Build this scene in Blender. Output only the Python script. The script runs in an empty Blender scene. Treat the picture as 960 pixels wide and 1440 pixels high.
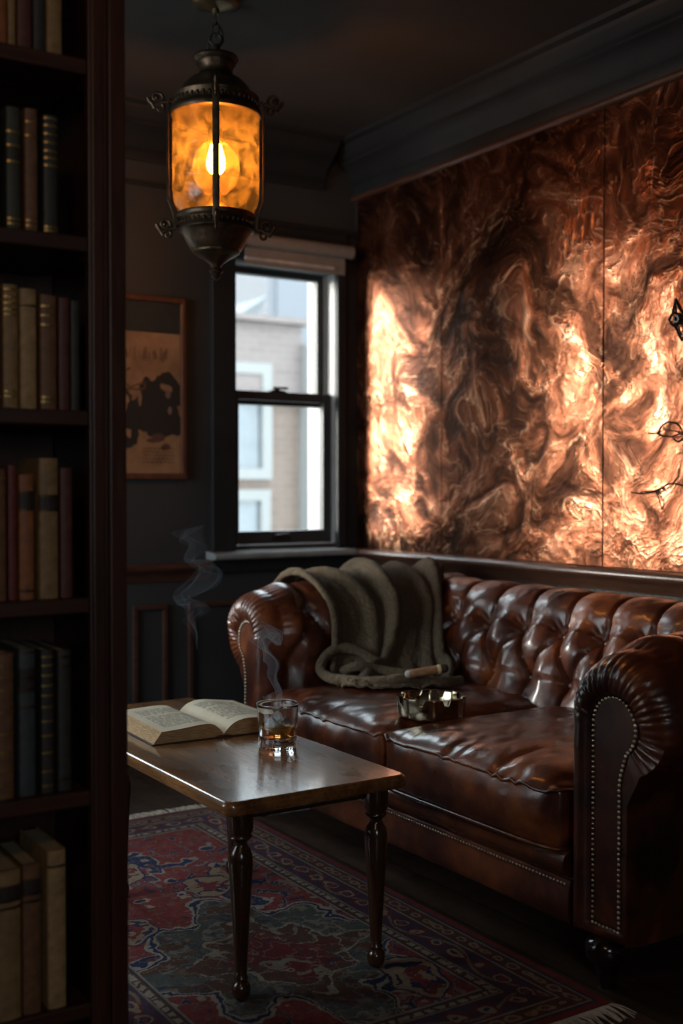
import bpy, bmesh, math, random
import numpy as np
from mathutils import Vector, Matrix, noise
random.seed(7); rng = np.random.default_rng(7)
PI = math.pi
S = bpy.context.scene
COL = S.collection

# ------------------------------------------------------------------ helpers
def cr(pts, n):
    """Catmull-Rom resampling of a list of points to n points."""
    P = np.array(pts, float); m = len(P)
    Q = np.vstack([2*P[0]-P[1], P, 2*P[-1]-P[-2]])
    out = []
    for k in range(n):
        t = k/(n-1)*(m-1); i = min(int(t), m-2); f = t-i
        a, b, c, d = Q[i], Q[i+1], Q[i+2], Q[i+3]
        out.append(.5*((2*b)+(c-a)*f+(2*a-5*b+4*c-d)*f*f+(3*b-a-3*c+d)*f**3))
    return np.array(out)

def link(name, me, mats=(), parent=None, smooth=True):
    for m in (mats if isinstance(mats, (list, tuple)) else [mats]): me.materials.append(m)
    if smooth: me.polygons.foreach_set('use_smooth', [True]*len(me.polygons))
    o = bpy.data.objects.new(name, me); COL.objects.link(o)
    if parent: o.parent = parent
    return o

class MB:
    """collects shapes into one mesh"""
    def __init__(s): s.v = []; s.f = []; s.m = []
    def add(s, V, F, mi=0):
        b = len(s.v); s.v += [tuple(map(float, p)) for p in V]
        s.f += [tuple(b+i for i in f) for f in F]; s.m += [mi]*len(F); return s
    def box(s, x0, x1, y0, y1, z0, z1, mi=0):
        V = [(x, y, z) for z in (z0, z1) for y in (y0, y1) for x in (x0, x1)]
        return s.add(V, [(0,2,3,1),(4,5,7,6),(0,1,5,4),(2,6,7,3),(0,4,6,2),(1,3,7,5)], mi)
    def grid(s, P, cu=False, cv=False, mi=0, flip=False):
        P = np.asarray(P); n, m = P.shape[:2]; F = []
        for i in range(n if cu else n-1):
            for j in range(m if cv else m-1):
                q = (i*m+j, ((i+1)%n)*m+j, ((i+1)%n)*m+(j+1)%m, i*m+(j+1)%m)
                F.append(q[::-1] if flip else q)
        return s.add(P.reshape(-1, 3), F, mi)
    def lathe(s, prof, n=32, c=(0,0,0), mi=0, sx=1, sy=1, caps=True):
        P = [[(c[0]+r*math.cos(2*PI*k/n)*sx, c[1]+r*math.sin(2*PI*k/n)*sy, c[2]+z) for k in range(n)] for r, z in prof]
        b = len(s.v); s.grid(P, cv=True, mi=mi, flip=True)
        if caps:
            m = len(prof)
            if prof[0][0] > 1e-4: s.f.append(tuple(b+k for k in range(n))[::-1] if prof[0][1] < prof[-1][1] else tuple(b+k for k in range(n))); s.m.append(mi)
            if prof[-1][0] > 1e-4: s.f.append(tuple(b+(m-1)*n+k for k in range(n))); s.m.append(mi)
        return s
    def tube(s, pts, r, n=8, mi=0, closed=False):
        P = [Vector(p) for p in pts]; m = len(P); rings = []
        up = Vector((0,0,1)); prev = None
        for i in range(m):
            if closed: t = (P[(i+1)%m]-P[i-1]).normalized()
            else: t = (P[min(i+1,m-1)]-P[max(i-1,0)]).normalized()
            if prev is None:
                a = t.cross(up)
                if a.length < .1: a = t.cross(Vector((1,0,0)))
            else: a = prev - t*prev.dot(t)
            a.normalize(); prev = a; b = t.cross(a)
            rr = r[i] if hasattr(r, '__len__') else r
            rings.append([P[i]+(a*math.cos(2*PI*k/n)+b*math.sin(2*PI*k/n))*rr for k in range(n)])
        b0 = len(s.v); s.grid([[tuple(p) for p in q] for q in rings], cu=closed, cv=True, mi=mi)
        if not closed:
            s.f.append(tuple(b0+k for k in range(n))[::-1]); s.f.append(tuple(b0+(m-1)*n+k for k in range(n))); s.m += [mi, mi]
        return s
    def prism(s, pts, axis, a, b, mi=0):
        """2-D outline extruded along axis from a to b; pts are the other two coordinates in xyz order"""
        def mk(p, h):
            p = list(p); p.insert(axis, h); return p
        n = len(pts); V = [mk(p, a) for p in pts]+[mk(p, b) for p in pts]
        return s.add(V, [tuple(range(n))[::-1], tuple(range(n, 2*n))]+[(i, (i+1)%n, (i+1)%n+n, i+n) for i in range(n)], mi)
    def sphere(s, c, r, n=8, m=6, mi=0, sz=(1,1,1)):
        pr = [(max(r*math.sin(PI*k/m), 1e-5), -r*math.cos(PI*k/m)) for k in range(m+1)]
        P = [[(c[0]+q*math.cos(2*PI*k/n)*sz[0], c[1]+q*math.sin(2*PI*k/n)*sz[1], c[2]+z*sz[2]) for k in range(n)] for q, z in pr]
        return s.grid(P, cv=True, mi=mi, flip=True)
    def build(s, name, mats, parent=None, smooth=True, bevel=0, bseg=2, weld=False, sub=0, fixn=True):
        me = bpy.data.meshes.new(name); me.from_pydata(s.v, [], s.f); me.update()
        me.polygons.foreach_set('material_index', s.m)
        if fixn:
            bm = bmesh.new(); bm.from_mesh(me)
            if weld: bmesh.ops.remove_doubles(bm, verts=bm.verts, dist=1e-5)
            bmesh.ops.recalc_face_normals(bm, faces=bm.faces); bm.to_mesh(me); bm.free()
        o = link(name, me, mats, parent, smooth)
        if bevel:
            b = o.modifiers.new('b', 'BEVEL'); b.width = bevel; b.segments = bseg; b.limit_method = 'ANGLE'; b.angle_limit = math.radians(35); b.harden_normals = False
        if sub:
            b = o.modifiers.new('s', 'SUBSURF'); b.levels = sub; b.render_levels = sub
        if smooth:
            try: me.set_sharp_from_angle(angle=math.radians(50))
            except Exception: pass
        return o

def tag(o, label, cat, group=None, kind=None):
    o['label'] = label; o['category'] = cat
    if group: o['group'] = group
    if kind: o['kind'] = kind
    return o
def thing(name, loc, label, cat, group=None, rz=0):
    o = bpy.data.objects.new(name, None); COL.objects.link(o)
    o.location = loc; o.rotation_euler.z = rz; o.empty_display_size = .05
    return tag(o, label, cat, group)
def struct(o): o['kind'] = 'structure'; return o

# ------------------------------------------------------------------ materials
class Mat:
    def __init__(s, name):
        s.m = bpy.data.materials.new(name); s.m.use_nodes = True; s.t = s.m.node_tree; s.t.nodes.clear()
        s.out = s.n('ShaderNodeOutputMaterial')
    def n(s, typ, **k):
        nd = s.t.nodes.new(typ)
        for a, b in k.items():
            if a.startswith('_'): nd.inputs[a[1:].replace('_', ' ')].default_value = b
            else: setattr(nd, a, b)
        return nd
    def l(s, a, b): s.t.links.new(a, b)
    def co(s, kind='Object', scale=(1,1,1), rot=(0,0,0)):
        c = s.n('ShaderNodeTexCoord'); mp = s.n('ShaderNodeMapping'); s.l(c.outputs[kind], mp.inputs[0])
        mp.inputs['Scale'].default_value = scale; mp.inputs['Rotation'].default_value = rot; return mp.outputs[0]
    def noise(s, co, scale, detail=4, rough=.55, dist=0):
        t = s.n('ShaderNodeTexNoise'); s.l(co, t.inputs['Vector']); t.inputs['Scale'].default_value = scale
        t.inputs['Detail'].default_value = detail; t.inputs['Roughness'].default_value = rough; t.inputs['Distortion'].default_value = dist
        return t.outputs['Fac']
    def ramp(s, fac, stops, interp='LINEAR'):
        r = s.n('ShaderNodeValToRGB'); r.color_ramp.interpolation = interp; e = r.color_ramp.elements
        while len(e) < len(stops): e.new(.5)
        for k, (p, c) in enumerate(stops):
            e[k].position = p; e[k].color = (*c, 1) if hasattr(c, '__len__') else (c, c, c, 1)
        s.l(fac, r.inputs[0]); return r.outputs['Color']
    def math(s, op, a, b=None):
        m = s.n('ShaderNodeMath', operation=op)
        for i, x in enumerate((a, b)):
            if x is None: continue
            if isinstance(x, (int, float)): m.inputs[i].default_value = x
            else: s.l(x, m.inputs[i])
        return m.outputs[0]
    def mix(s, f, a, b, blend='MIX'):
        m = s.n('ShaderNodeMix', data_type='RGBA', blend_type=blend)
        for i, x in ((0, f), (6, a), (7, b)):
            if isinstance(x, (int, float)): m.inputs[i].default_value = x
            elif isinstance(x, tuple): m.inputs[i].default_value = (*x, 1)
            else: s.l(x, m.inputs[i])
        return m.outputs[2]
    def bump(s, h, strength=.3, dist=.01, prev=None):
        b = s.n('ShaderNodeBump'); b.inputs['Strength'].default_value = strength; b.inputs['Distance'].default_value = dist
        s.l(h, b.inputs['Height'])
        if prev is not None: s.l(prev, b.inputs['Normal'])
        return b.outputs[0]
    def pbr(s, color, rough=.5, metal=0, normal=None, **k):
        p = s.n('ShaderNodeBsdfPrincipled')
        for nm, x in (('Base Color', color), ('Roughness', rough), ('Metallic', metal)):
            if isinstance(x, tuple): p.inputs[nm].default_value = (*x, 1)
            elif isinstance(x, (int, float)): p.inputs[nm].default_value = x
            else: s.l(x, p.inputs[nm])
        if normal is not None: s.l(normal, p.inputs['Normal'])
        for a, b in k.items(): p.inputs[a.replace('_', ' ')].default_value = b
        s.l(p.outputs[0], s.out.inputs[0]); s.p = p; return s.m

def simple(name, c, rough=.5, metal=0, nscale=20, var=.25, bump=.1, **k):
    M = Mat(name); co = M.co()
    f = M.noise(co, nscale, 5)
    col = M.ramp(f, [(.3, tuple(x*(1-var) for x in c)), (.7, tuple(min(1, x*(1+var)) for x in c))])
    nm = M.bump(M.noise(co, nscale*4, 4), bump, .003) if bump else None
    return M.pbr(col, rough, metal, nm, **k)

def wood(name, dark, light, rough=.35, axis='Y', scale=6, coat=.0, bump=.12, rvar=0, grain=14):
    M = Mat(name); sc = {'X': (.12,1,1), 'Y': (1,.12,1), 'Z': (1,1,.12)}[axis]
    co = M.co(scale=sc)
    a = M.noise(co, scale, 6, .6, 1.2); b = M.noise(co, scale*grain, 5, .7)
    col = M.ramp(a, [(.3, dark), (.72, light)]); col = M.mix(M.ramp(b, [(.4, 0.), (.65, .6)]), col, tuple(x*.45 for x in dark))
    r = rough
    if rvar:
        r = M.math('ADD', M.math('MULTIPLY', M.noise(co, scale*2.2, 4), rvar), rough-rvar*.5)
    return M.pbr(col, r, 0, M.bump(b, bump, .002), Coat_Weight=coat, Coat_Roughness=.12)

def leather_mat():
    M = Mat('leather'); co = M.co()
    a = M.noise(co, 3.2, 5, .55, .6); b = M.noise(co, 16, 4, .6)
    f = M.math('ADD', M.math('MULTIPLY', a, .75), M.math('MULTIPLY', b, .25))
    col = M.ramp(f, [(.38, (.026, .007, .005)), (.50, (.085, .020, .009)), (.60, (.22, .055, .016)), (.70, (.36, .105, .026))])
    vor = M.n('ShaderNodeTexVoronoi'); M.l(co, vor.inputs['Vector']); vor.inputs['Scale'].default_value = 260
    n1 = M.bump(vor.outputs['Distance'], .12, .0012)
    stretch = M.co(scale=(1, 1.6, 1))
    n2 = M.bump(M.noise(stretch, 24, 5, .6, .8), .22, .006, n1)
    rg = M.ramp(M.noise(co, 11, 4), [(.3, .26), (.75, .44)])
    return M.pbr(col, rg, 0, n2, Coat_Weight=.5, Coat_Roughness=.20)
LEATHER = leather_mat()
NAIL = simple('nail_bronze', (.62, .52, .38), .28, 1, 60, .2, 0)
BRONZE = simple('dark_bronze', (.095, .058, .034), .42, .85, 30, .5, .35)
IRON = simple('blackened_iron', (.05, .042, .035), .45, .8, 30, .4, .3)
BLACKWOOD = wood('ebonised_wood', (.012, .008, .006), (.022, .012, .008), .16, 'Z', coat=.5)
CASEWOOD = wood('bookcase_wood', (.034, .010, .005), (.085, .026, .011), .42, 'Z', 5)
SHELFWOOD = wood('shelf_wood', (.034, .010, .005), (.085, .026, .011), .42, 'X', 5)
LEGWOOD = wood('turned_leg_wood', (.035, .014, .007), (.08, .032, .014), .2, 'Z', 6, coat=.5)
TRIMWOOD = wood('moulding_wood', (.07, .028, .017), (.16, .07, .042), .34, 'Y', 5, coat=.2)
TRIMWOODX = wood('moulding_wood_x', (.06, .026, .018), (.13, .055, .036), .36, 'X', 5, coat=.2)
WALLP = simple('wall_paint_slate', (.036, .037, .037), .62, 0, 3, .16, .15)
DARKP = simple('woodwork_paint_dark', (.021, .022, .0225), .5, 0, 6, .15, .1, Specular_IOR_Level=.3)
SASHP = simple('sash_paint_dark', (.034, .037, .040), .38, 0, 8, .15, .1)
CEILP = simple('ceiling_paint', (.042, .036, .031), .7, 0, 2.2, .22, .25)

def tabletop_mat():
    M = Mat('tabletop_wood'); co = M.co(scale=(1, .10, 1))
    a = M.noise(co, 7, 6, .6, 1.5); b = M.noise(co, 90, 5, .75)
    col = M.ramp(a, [(.3, (.10, .038, .012)), (.5, (.28, .11, .03)), (.7, (.48, .21, .065))])
    col = M.mix(M.ramp(b, [(.45, 0.), (.68, .7)]), col, (.03, .011, .005))
    blot = M.noise(M.co(scale=(1, .35, 1)), 9, 3, .5, .8)
    r = M.ramp(blot, [(.35, .17), (.68, .36)])
    r = M.math('ADD', M.math('MULTIPLY', b, .12), r)
    nm = M.bump(b, .16, .0012); nm = M.bump(a, .15, .003, nm)
    return M.pbr(col, r, 0, nm, Coat_Weight=.9, Coat_Roughness=.10, Coat_IOR=1.9)
TABLETOP = tabletop_mat()

def copper_mat():
    M = Mat('patinated_copper')
    co = M.co()
    # swirling warp
    w = M.n('ShaderNodeTexNoise'); M.l(co, w.inputs['Vector']); w.inputs['Scale'].default_value = 1.5; w.inputs['Detail'].default_value = 3
    wv = M.n('ShaderNodeVectorMath', operation='MULTIPLY_ADD'); M.l(w.outputs['Color'], wv.inputs[0])
    wv.inputs[1].default_value = (.55, .55, .75); M.l(co, wv.inputs[2]); q = wv.outputs[0]
    big = M.noise(q, 1.9, 3, .5, .5); mid = M.noise(q, 5.0, 5, .6, 1.0); fine = M.noise(q, 26, 5, .7, .8)
    # curling tool strokes: thin ridges where a warped noise crosses its middle value
    def ridge(scale, w_, d=1.0):
        x = M.noise(q, scale, 2, .5, d); x = M.math('ABSOLUTE', M.math('SUBTRACT', x, .5))
        return M.math('SUBTRACT', 1.0, M.math('MINIMUM', M.math('DIVIDE', x, w_), 1.0))
    r1 = ridge(3.4, .018, 1.5); r2 = ridge(6.5, .016, 2.2); r3 = ridge(13, .03, 1.2)
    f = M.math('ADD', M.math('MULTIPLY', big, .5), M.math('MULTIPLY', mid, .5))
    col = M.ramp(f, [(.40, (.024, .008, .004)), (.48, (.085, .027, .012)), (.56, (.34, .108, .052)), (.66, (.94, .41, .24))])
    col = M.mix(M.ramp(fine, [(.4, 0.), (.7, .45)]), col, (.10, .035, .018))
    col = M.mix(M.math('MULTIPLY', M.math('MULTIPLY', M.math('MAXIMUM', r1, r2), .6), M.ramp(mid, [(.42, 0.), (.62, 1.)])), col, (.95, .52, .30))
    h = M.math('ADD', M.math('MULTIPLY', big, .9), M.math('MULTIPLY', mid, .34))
    nm = M.bump(h, .5, .075)
    rr = M.math('ADD', M.math('MAXIMUM', r1, r2), M.math('MULTIPLY', r3, .35))
    nm = M.bump(rr, .16, .008, nm); nm = M.bump(fine, .12, .005, nm)
    rg = M.ramp(mid, [(.35, .42), (.65, .26)])
    return M.pbr(col, rg, .95, nm)
COPPER = copper_mat()

def attr_mat(name, rough=.9, bscale=500, bump=.3, sheen=0, spec=.3):
    M = Mat(name); a = M.n('ShaderNodeAttribute', attribute_name='Col')
    M.pbr(a.outputs['Color'], rough, 0, M.bump(M.noise(M.co(), bscale, 3), bump, .002)); M.p.inputs['Sheen Weight'].default_value = sheen
    M.p.inputs['Specular IOR Level'].default_value = spec
    return M.m

# ------------------------------------------------------------------ room shell
XW, YW, ZC, XL, YB = 3.05, 4.62, 2.785, -1.5, -1.7
wx0, wx1, wz0, wz1 = 2.385, 2.932, .915, 2.20      # window opening
T = .22
f = MB().box(XL-.2, XW+.2, YB-.2, YW+T, -.1, 0)
def floor_mat():
    M = Mat('floor_boards'); co = M.co()
    br = M.n('ShaderNodeTexBrick'); M.l(M.co(rot=(0,0,PI/2)), br.inputs['Vector'])
    br.inputs['Scale'].default_value = 1; br.inputs['Mortar Size'].default_value = .003; br.inputs['Brick Width'].default_value = 1.4
    br.inputs['Row Height'].default_value = .13; br.inputs['Color1'].default_value = (.05, .028, .018, 1); br.inputs['Color2'].default_value = (.085, .048, .03, 1)
    br.inputs['Mortar'].default_value = (.01, .006, .004, 1)
    g = M.noise(M.co(scale=(1, .08, 1)), 60, 5, .7)
    col = M.mix(M.ramp(g, [(.4, 0.), (.7, .55)]), br.outputs['Color'], (.02, .012, .008))
    scf = M.noise(co, 9, 6, .7)
    return M.pbr(col, M.ramp(scf, [(.4, .36), (.7, .6)]), 0, M.bump(g, .3, .003))
struct(f.build('floor', floor_mat(), smooth=False))
struct(MB().box(XL-.2, XW+.2, YB-.2, YW+T, ZC, ZC+.1).build('ceiling', CEILP, smooth=False))
w = MB()
VX0, VX1 = .74, 1.42      # second sash window of the pair, behind the bookcase
w.box(XL-.2, VX0, YW, YW+T, 0, ZC).box(VX1, wx0, YW, YW+T, 0, ZC).box(VX0, VX1, YW, YW+T, 0, wz0).box(VX0, VX1, YW, YW+T, wz1, ZC).box(wx1, XW+.2, YW, YW+T, 0, ZC).box(wx0, wx1, YW, YW+T, 0, wz0).box(wx0, wx1, YW, YW+T, wz1, ZC)
struct(w.build('wall_back', WALLP, smooth=False))
def bead_mat():
    M = Mat('beadboard_paint'); co = M.co(scale=(1,1,.03))
    b = M.noise(co, 60, 4, .7)
    col = M.ramp(b, [(.35, (.022, .022, .022)), (.7, (.085, .082, .076))])
    wv = M.n('ShaderNodeTexWave', bands_direction='Y'); M.l(M.co(), wv.inputs['Vector']); wv.inputs['Scale'].default_value = 8
    nm = M.bump(M.math('POWER', wv.outputs['Fac'], .3), .5, .006)
    return M.pbr(col, .5, 0, M.bump(b, .4, .004, nm))
struct(MB().box(XW, XW+.2, YB, YW, 0, ZC).build('wall_right', bead_mat(), smooth=False))
def holed(ax, a0, a1, h0, h1, z0, z1, c0, c1):
    m_ = MB()
    for p0, p1, q0, q1 in ((a0, h0, 0, ZC), (h1, a1, 0, ZC), (h0, h1, 0, z0), (h0, h1, z1, ZC)):
        m_.box(c0, c1, p0, p1, q0, q1) if ax == 'y' else m_.box(p0, p1, c0, c1, q0, q1)
    return m_
struct(holed('y', YB, YW, 2.3, 4.3, .9, 2.35, XL-.2, XL).build('wall_left', WALLP, smooth=False))
struct(holed('x', XL-.2, XW+.2, -.7, .1, 1.2, 2.1, YB-.2, YB).build('wall_front', WALLP, smooth=False))
# cornice profile (d from wall, z)
corn = [(0, 2.575), (.012, 2.575), (.018, 2.60), (.014, 2.625), (.03, 2.64), (.045, 2.665), (.075, 2.69), (.10, 2.70), (.10, 2.712), (.125, 2.722),
        (.13, 2.735), (.15, 2.745), (.155, 2.762), (.18, 2.77), (.185, 2.785), (0, 2.785)]
struct(MB().prism([(XW-d, z) for d, z in corn], 1, YB, YW).build('trim_1', DARKP))
struct(MB().prism([(YW-d, z) for d, z in corn], 0, XL, XW-.19).build('trim_2', DARKP))
# copper top fillet and chair rails
fil = [(0, 2.545), (.022, 2.545), (.03, 2.553), (.03, 2.563), (.02, 2.572), (0, 2.575)]
struct(MB().prism([(XW-d, z) for d, z in fil], 1, YB, YW-.001).build('trim_3', TRIMWOOD))
rail = [(0, .812), (.012, .812), (.016, .83), (.030, .842), (.034, .852), (.05, .858), (.058, .868), (.058, .880), (.048, .889), (.03, .893), (0, .893)]
struct(MB().prism([(XW-d, z) for d, z in rail], 1, YB, YW-.001).build('trim_4', TRIMWOOD))
rl = [(d*.7, z-.04) for d, z in rail]
struct(MB().prism([(YW-d, z) for d, z in rl], 0, XL, 2.27).build('trim_5', TRIMWOODX))
# window sill board and apron
sil = [(YW+.05, .862), (YW-.085, .862), (YW-.095, .868), (YW-.097, .880), (YW-.09, .890), (YW-.02, .897), (YW+.05, .905)]
struct(MB().prism(sil, 0, 2.25, XW-.06).build('trim_6', simple('sill_paint', (.30, .31, .305), .2, 0, 12, .2, .1), smooth=False))
struct(MB().box(2.27, XW-.002, YW-.025, YW, .80, .862).build('trim_7', DARKP, smooth=False, bevel=.004))
# panelling on the window wall: picture-rail lines and wainscot frames
pn = MB(); 
def frame(mb, x0, x1, z0, z1, w_, y0, y1):
    mb.box(x0, x1, y0, y1, z0, z0+w_).box(x0, x1, y0, y1, z1-w_, z1).box(x0, x0+w_, y0, y1, z0+w_, z1-w_).box(x1-w_, x1, y0, y1, z0+w_, z1-w_)
frame(pn, 2.305, XW-.03, 2.36, 2.40, .0125, YW-.012, YW+.001)
struct(MB().box(2.27, XW-.002, YW-.02, YW, 2.378, 2.40).build('trim_8', DARKP, smooth=False, bevel=.004))
struct(MB().box(XL, 2.27, YW-.016, YW, 2.47, 2.487).build('trim_9', DARKP, smooth=False, bevel=.004))
wn = MB()
for x0, x1 in ((-1.2,-.5), (-.4,.3), (.4,1.1), (1.2,1.80), (1.90,2.06), (2.16,2.98)): frame(wn, x0, x1, .16, .675, .022, YW-.016, YW+.001)
struct(wn.build('trim_10', TRIMWOODX, smooth=False, bevel=.004))
struct(MB().box(XL, XW, YW-.02, YW, 0, .12).build('baseboard_back', DARKP, smooth=False, bevel=.006))
struct(MB().box(XW-.02, XW, YB, YW-.02, 0, .12).build('baseboard_right', DARKP, smooth=False, bevel=.006))

# ------------------------------------------------------------------ window
win = struct(bpy.data.objects.new('window_1', None)); COL.objects.link(win)
jb = MB()
jb.box(2.27, wx0+.004, YW-.03, YW+.002, .897, 2.378).box(wx1-.004, XW-.075, YW-.03, YW+.002, .897, 2.378).box(2.27, XW-.075, YW-.034, YW+.002, 2.20, 2.378)
jb.box(XW-.075, XW-.003, YW-.02, YW+.002, .897, 2.378)
jb.build('casing', DARKP, win, smooth=False, bevel=.006)
jm = MB(); D0, D1 = YW+.002, YW+T+.03
jm.box(wx0-.02, wx0+.004, D0, D1, wz0-.02, wz1+.02).box(wx1-.004, wx1+.02, D0, D1, wz0-.02, wz1+.02).box(wx0, wx1, D0, D1, wz1-.004, wz1+.02).box(wx0, wx1, D0, D1, wz0-.03, wz0+.004)
for x in (wx0+.004, wx1-.004-.012):   # parting beads
    jm.box(x, x+.012, YW+.072, YW+.084, wz0, wz1)
jm.build('window_frame', simple('jamb_paint_grey', (.27, .28, .28), .4, 0, 8, .12, .1), win, smooth=False)
def thinf(M, fr):
    # Fresnel for a thin pane: only the face turned towards the ray reflects (no false total reflection on leaving)
    g = M.n('ShaderNodeNewGeometry'); return M.math('MULTIPLY', fr.outputs[0], M.math('SUBTRACT', 1, g.outputs['Backfacing']))
def glass_mat():
    M = Mat('window_glass'); tr = M.n('ShaderNodeBsdfTransparent'); tr.inputs[0].default_value = (.96, .98, .97, 1)
    gl = M.n('ShaderNodeBsdfGlossy'); gl.inputs['Roughness'].default_value = .02
    mx = M.n('ShaderNodeMixShader'); fr = M.n('ShaderNodeFresnel'); fr.inputs[0].default_value = 1.45
    M.l(thinf(M, fr), mx.inputs[0]); M.l(tr.outputs[0], mx.inputs[1]); M.l(gl.outputs[0], mx.inputs[2]); M.l(mx.outputs[0], M.out.inputs[0]); return M.m
WG = glass_mat()
def sash(name, y0, y1, z0, z1, top, bot, side, xa, xb):
    s_ = MB(); s_.box(xa, xa+side, y0, y1, z0, z1).box(xb-side, xb, y0, y1, z0, z1).box(xa+side, xb-side, y0, y1, z0, z0+bot).box(xa+side, xb-side, y0, y1, z1-top, z1)
    o = s_.build(name, SASHP, win, smooth=False, bevel=.004)
    MB().box(xa+side-.004, xb-side+.004, (y0+y1)/2-.002, (y0+y1)/2+.002, z0+bot-.004, z1-top+.004).build('window_pane', WG, o, smooth=False)
    return o
xa, xb = wx0+.006, wx1-.006
up = sash('sash', YW+.088, YW+.130, 1.565, wz1-.004, .03, .045, .040, xa, xb)
lo = sash('sash', YW+.030, YW+.070, wz0+.006, 1.625, .042, .060, .042, xa, xb)
# sash lock and lift
lk = MB().box(2.60, 2.68, YW+.032, YW+.066, 1.625, 1.633).lathe([(.014,0),(.016,.006),(.012,.014),(.002,.017)], 14, (2.64, YW+.05, 1.633)).box(2.62, 2.70, YW+.044, YW+.054, 1.640, 1.650)
lk.build('sash_lock', IRON, lo, bevel=.002)
lf = MB().box(2.60, 2.70, YW+.024, YW+.031, .935, .965)
lf.tube([(2.615, YW+.028, .955), (2.62, YW+.005, .962), (2.65, YW-.002, .965), (2.68, YW+.005, .962), (2.685, YW+.028, .955)], .006, 8)
lf.build('sash_lift', IRON, lo, bevel=.002)
def plain_window(nm, ax, a0, a1, z0, z1, c):
    W_ = struct(bpy.data.objects.new(nm, None)); COL.objects.link(W_); f_ = MB(); g_ = MB(); zm = (z0+z1)/2
    B = (lambda mb, p0, p1, q0, q1, d0, d1: mb.box(c+d0, c+d1, p0, p1, q0, q1)) if ax == 'y' else (lambda mb, p0, p1, q0, q1, d0, d1: mb.box(p0, p1, c+d0, c+d1, q0, q1))
    for p0, p1, q0, q1 in ((a0, a0+.045, z0, z1), (a1-.045, a1, z0, z1), (a0+.045, a1-.045, z0, z0+.05), (a0+.045, a1-.045, z1-.045, z1), (a0+.045, a1-.045, zm-.02, zm+.02)): B(f_, p0, p1, q0, q1, -.02, .02)
    f_.build('window_frame', SASHP, W_, smooth=False); B(g_, a0+.04, a1-.04, z0+.04, z1-.04, -.002, .002); g_.build('window_pane', WG, W_, smooth=False)
plain_window('window_2', 'x', VX0, VX1, wz0, wz1, YW+.10)
plain_window('fill_window_left', 'y', 2.3, 4.3, .9, 2.35, XL-.10)  # added out of view to brighten the room from the left
plain_window('fill_window_front', 'x', -.7, .1, 1.2, 2.1, YB-.10)  # unseen opening, put in for fill light from the camera side
# roller blind
bl = thing('roller_blind', (2.69, YW-.075, 2.285), 'beige fabric roller blind rolled up above the sash window', 'blind')
P = [(.030*math.cos(a), .030*math.sin(a)) for a in np.linspace(0, 2*PI, 25)[:-1]]
BLF = simple('blind_fabric', (.30, .255, .215), .8, 0, 40, .1, .1)
MB().prism([(y, z) for y, z in P], 0, -.285, .285).build('roller', BLF, bl)
m = MB().box(-.27, .26, .020, .023, -.105, -.01); m.build('fabric', BLF, bl, smooth=False)
MB().box(-.27, .20, .012, .030, -.085, -.071).build('hem_bar', simple('hem_bar_paint', (.62, .58, .54), .5), bl, smooth=False, bevel=.003)
for sx in (-.293, .285): MB().box(sx, sx+.008, -.02, .040, -.035, .035).build('bracket', IRON, bl, smooth=False, bevel=.002)

# ------------------------------------------------------------------ outside
def bmat(name, c, brick=False):
    M = Mat(name); col = c
    if brick:
        br = M.n('ShaderNodeTexBrick'); M.l(M.co(rot=(PI/2,0,0)), br.inputs['Vector']); br.inputs['Scale'].default_value = 1
        br.inputs['Brick Width'].default_value = .24; br.inputs['Row Height'].default_value = .08; br.inputs['Mortar Size'].default_value = .008
        br.inputs['Color1'].default_value = (*c, 1); br.inputs['Color2'].default_value = (*[x*.85 for x in c], 1); br.inputs['Mortar'].default_value = (*[min(1, x*1.15) for x in c], 1)
        col = br.outputs['Color']
    return M.pbr(col, .8)
bd = thing('brick_building', (6.6, 12, -3), 'peach brick building with pale window surrounds seen through the sash window', 'building')
MB().box(-3.6, .50, 0, 3, 0, 5.2).build('wall', bmat('peach_brick', (0.115, 0.084, 0.067), True), bd, smooth=False)
MB().box(-3.7, .52, -.12, 3.0, 5.2, 5.32).box(-3.65, .50, -.06, 2.9, 5.32, 6.13).box(-3.75, .56, -.18, 3.0, 6.13, 6.2).build('parapet', bmat('pale_brick', (0.115, 0.093, 0.086), True), bd, smooth=False)
MB().box(.50, .95, -.25, 3, 0, 5.9).build('pilaster', bmat('white_render', (0.167, 0.167, 0.161)), bd, smooth=False)
PB = bmat('pale_stone', (0.149, 0.149, 0.143)); PG = simple('pale_window_glass', (0.096, 0.108, 0.115), .2, 0, 2, .2, 0)
for x0, x1, z0, z1 in ((-1.3, .08, 4.28, 5.65), (-1.3, .06, 2.0, 4.16), (-3.2, -1.9, 2.0, 5.0)):
    o = MB(); frame(o, x0, x1, z0, z1, .13, -.08, .05); o.build('window_surround', PB, bd, smooth=False)
    MB().box(x0+.13, x1-.13, -.02, -.012, z0+.13, z1-.13).build('window_pane', PG, o if False else bd, smooth=False)
gb = thing('gabled_roof', (7.22, 14, 3.42), 'grey gabled roof rising behind the peach building', 'roof')
MB().prism([(-1.6, -.9), (.30, -.9), (.30, -.1), (.36, .1), (.46, .26), (.56, .42), (.0, .06), (-1.6, -.6)], 1, 0, 1.5).build('slate_slope', simple('slate_grey', (0.081, 0.088, 0.093), .7, 0, 3, .1, 0), gb, smooth=False)
tw = thing('tower_block', (9.5, 17, -3), 'pale lavender tower block standing far behind the peach building', 'building')
MB().box(-.05, 1.25, 0, 1.5, 0, 8.3).build('wall', bmat('lavender_render', (0.099, 0.102, 0.112)), tw, smooth=False)
MB().box(.1, 1.1, -.03, 0, 4.6, 8.0).build('window_band', bmat('lavender_light', (0.108, 0.112, 0.124)), tw, smooth=False)
struct(MB().box(-20, 40, 5.2, 60, -3.1, -3).build('ground', simple('street_asphalt', (.12, .12, .115), .9, 0, 1, .1, 0), smooth=False))

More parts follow.
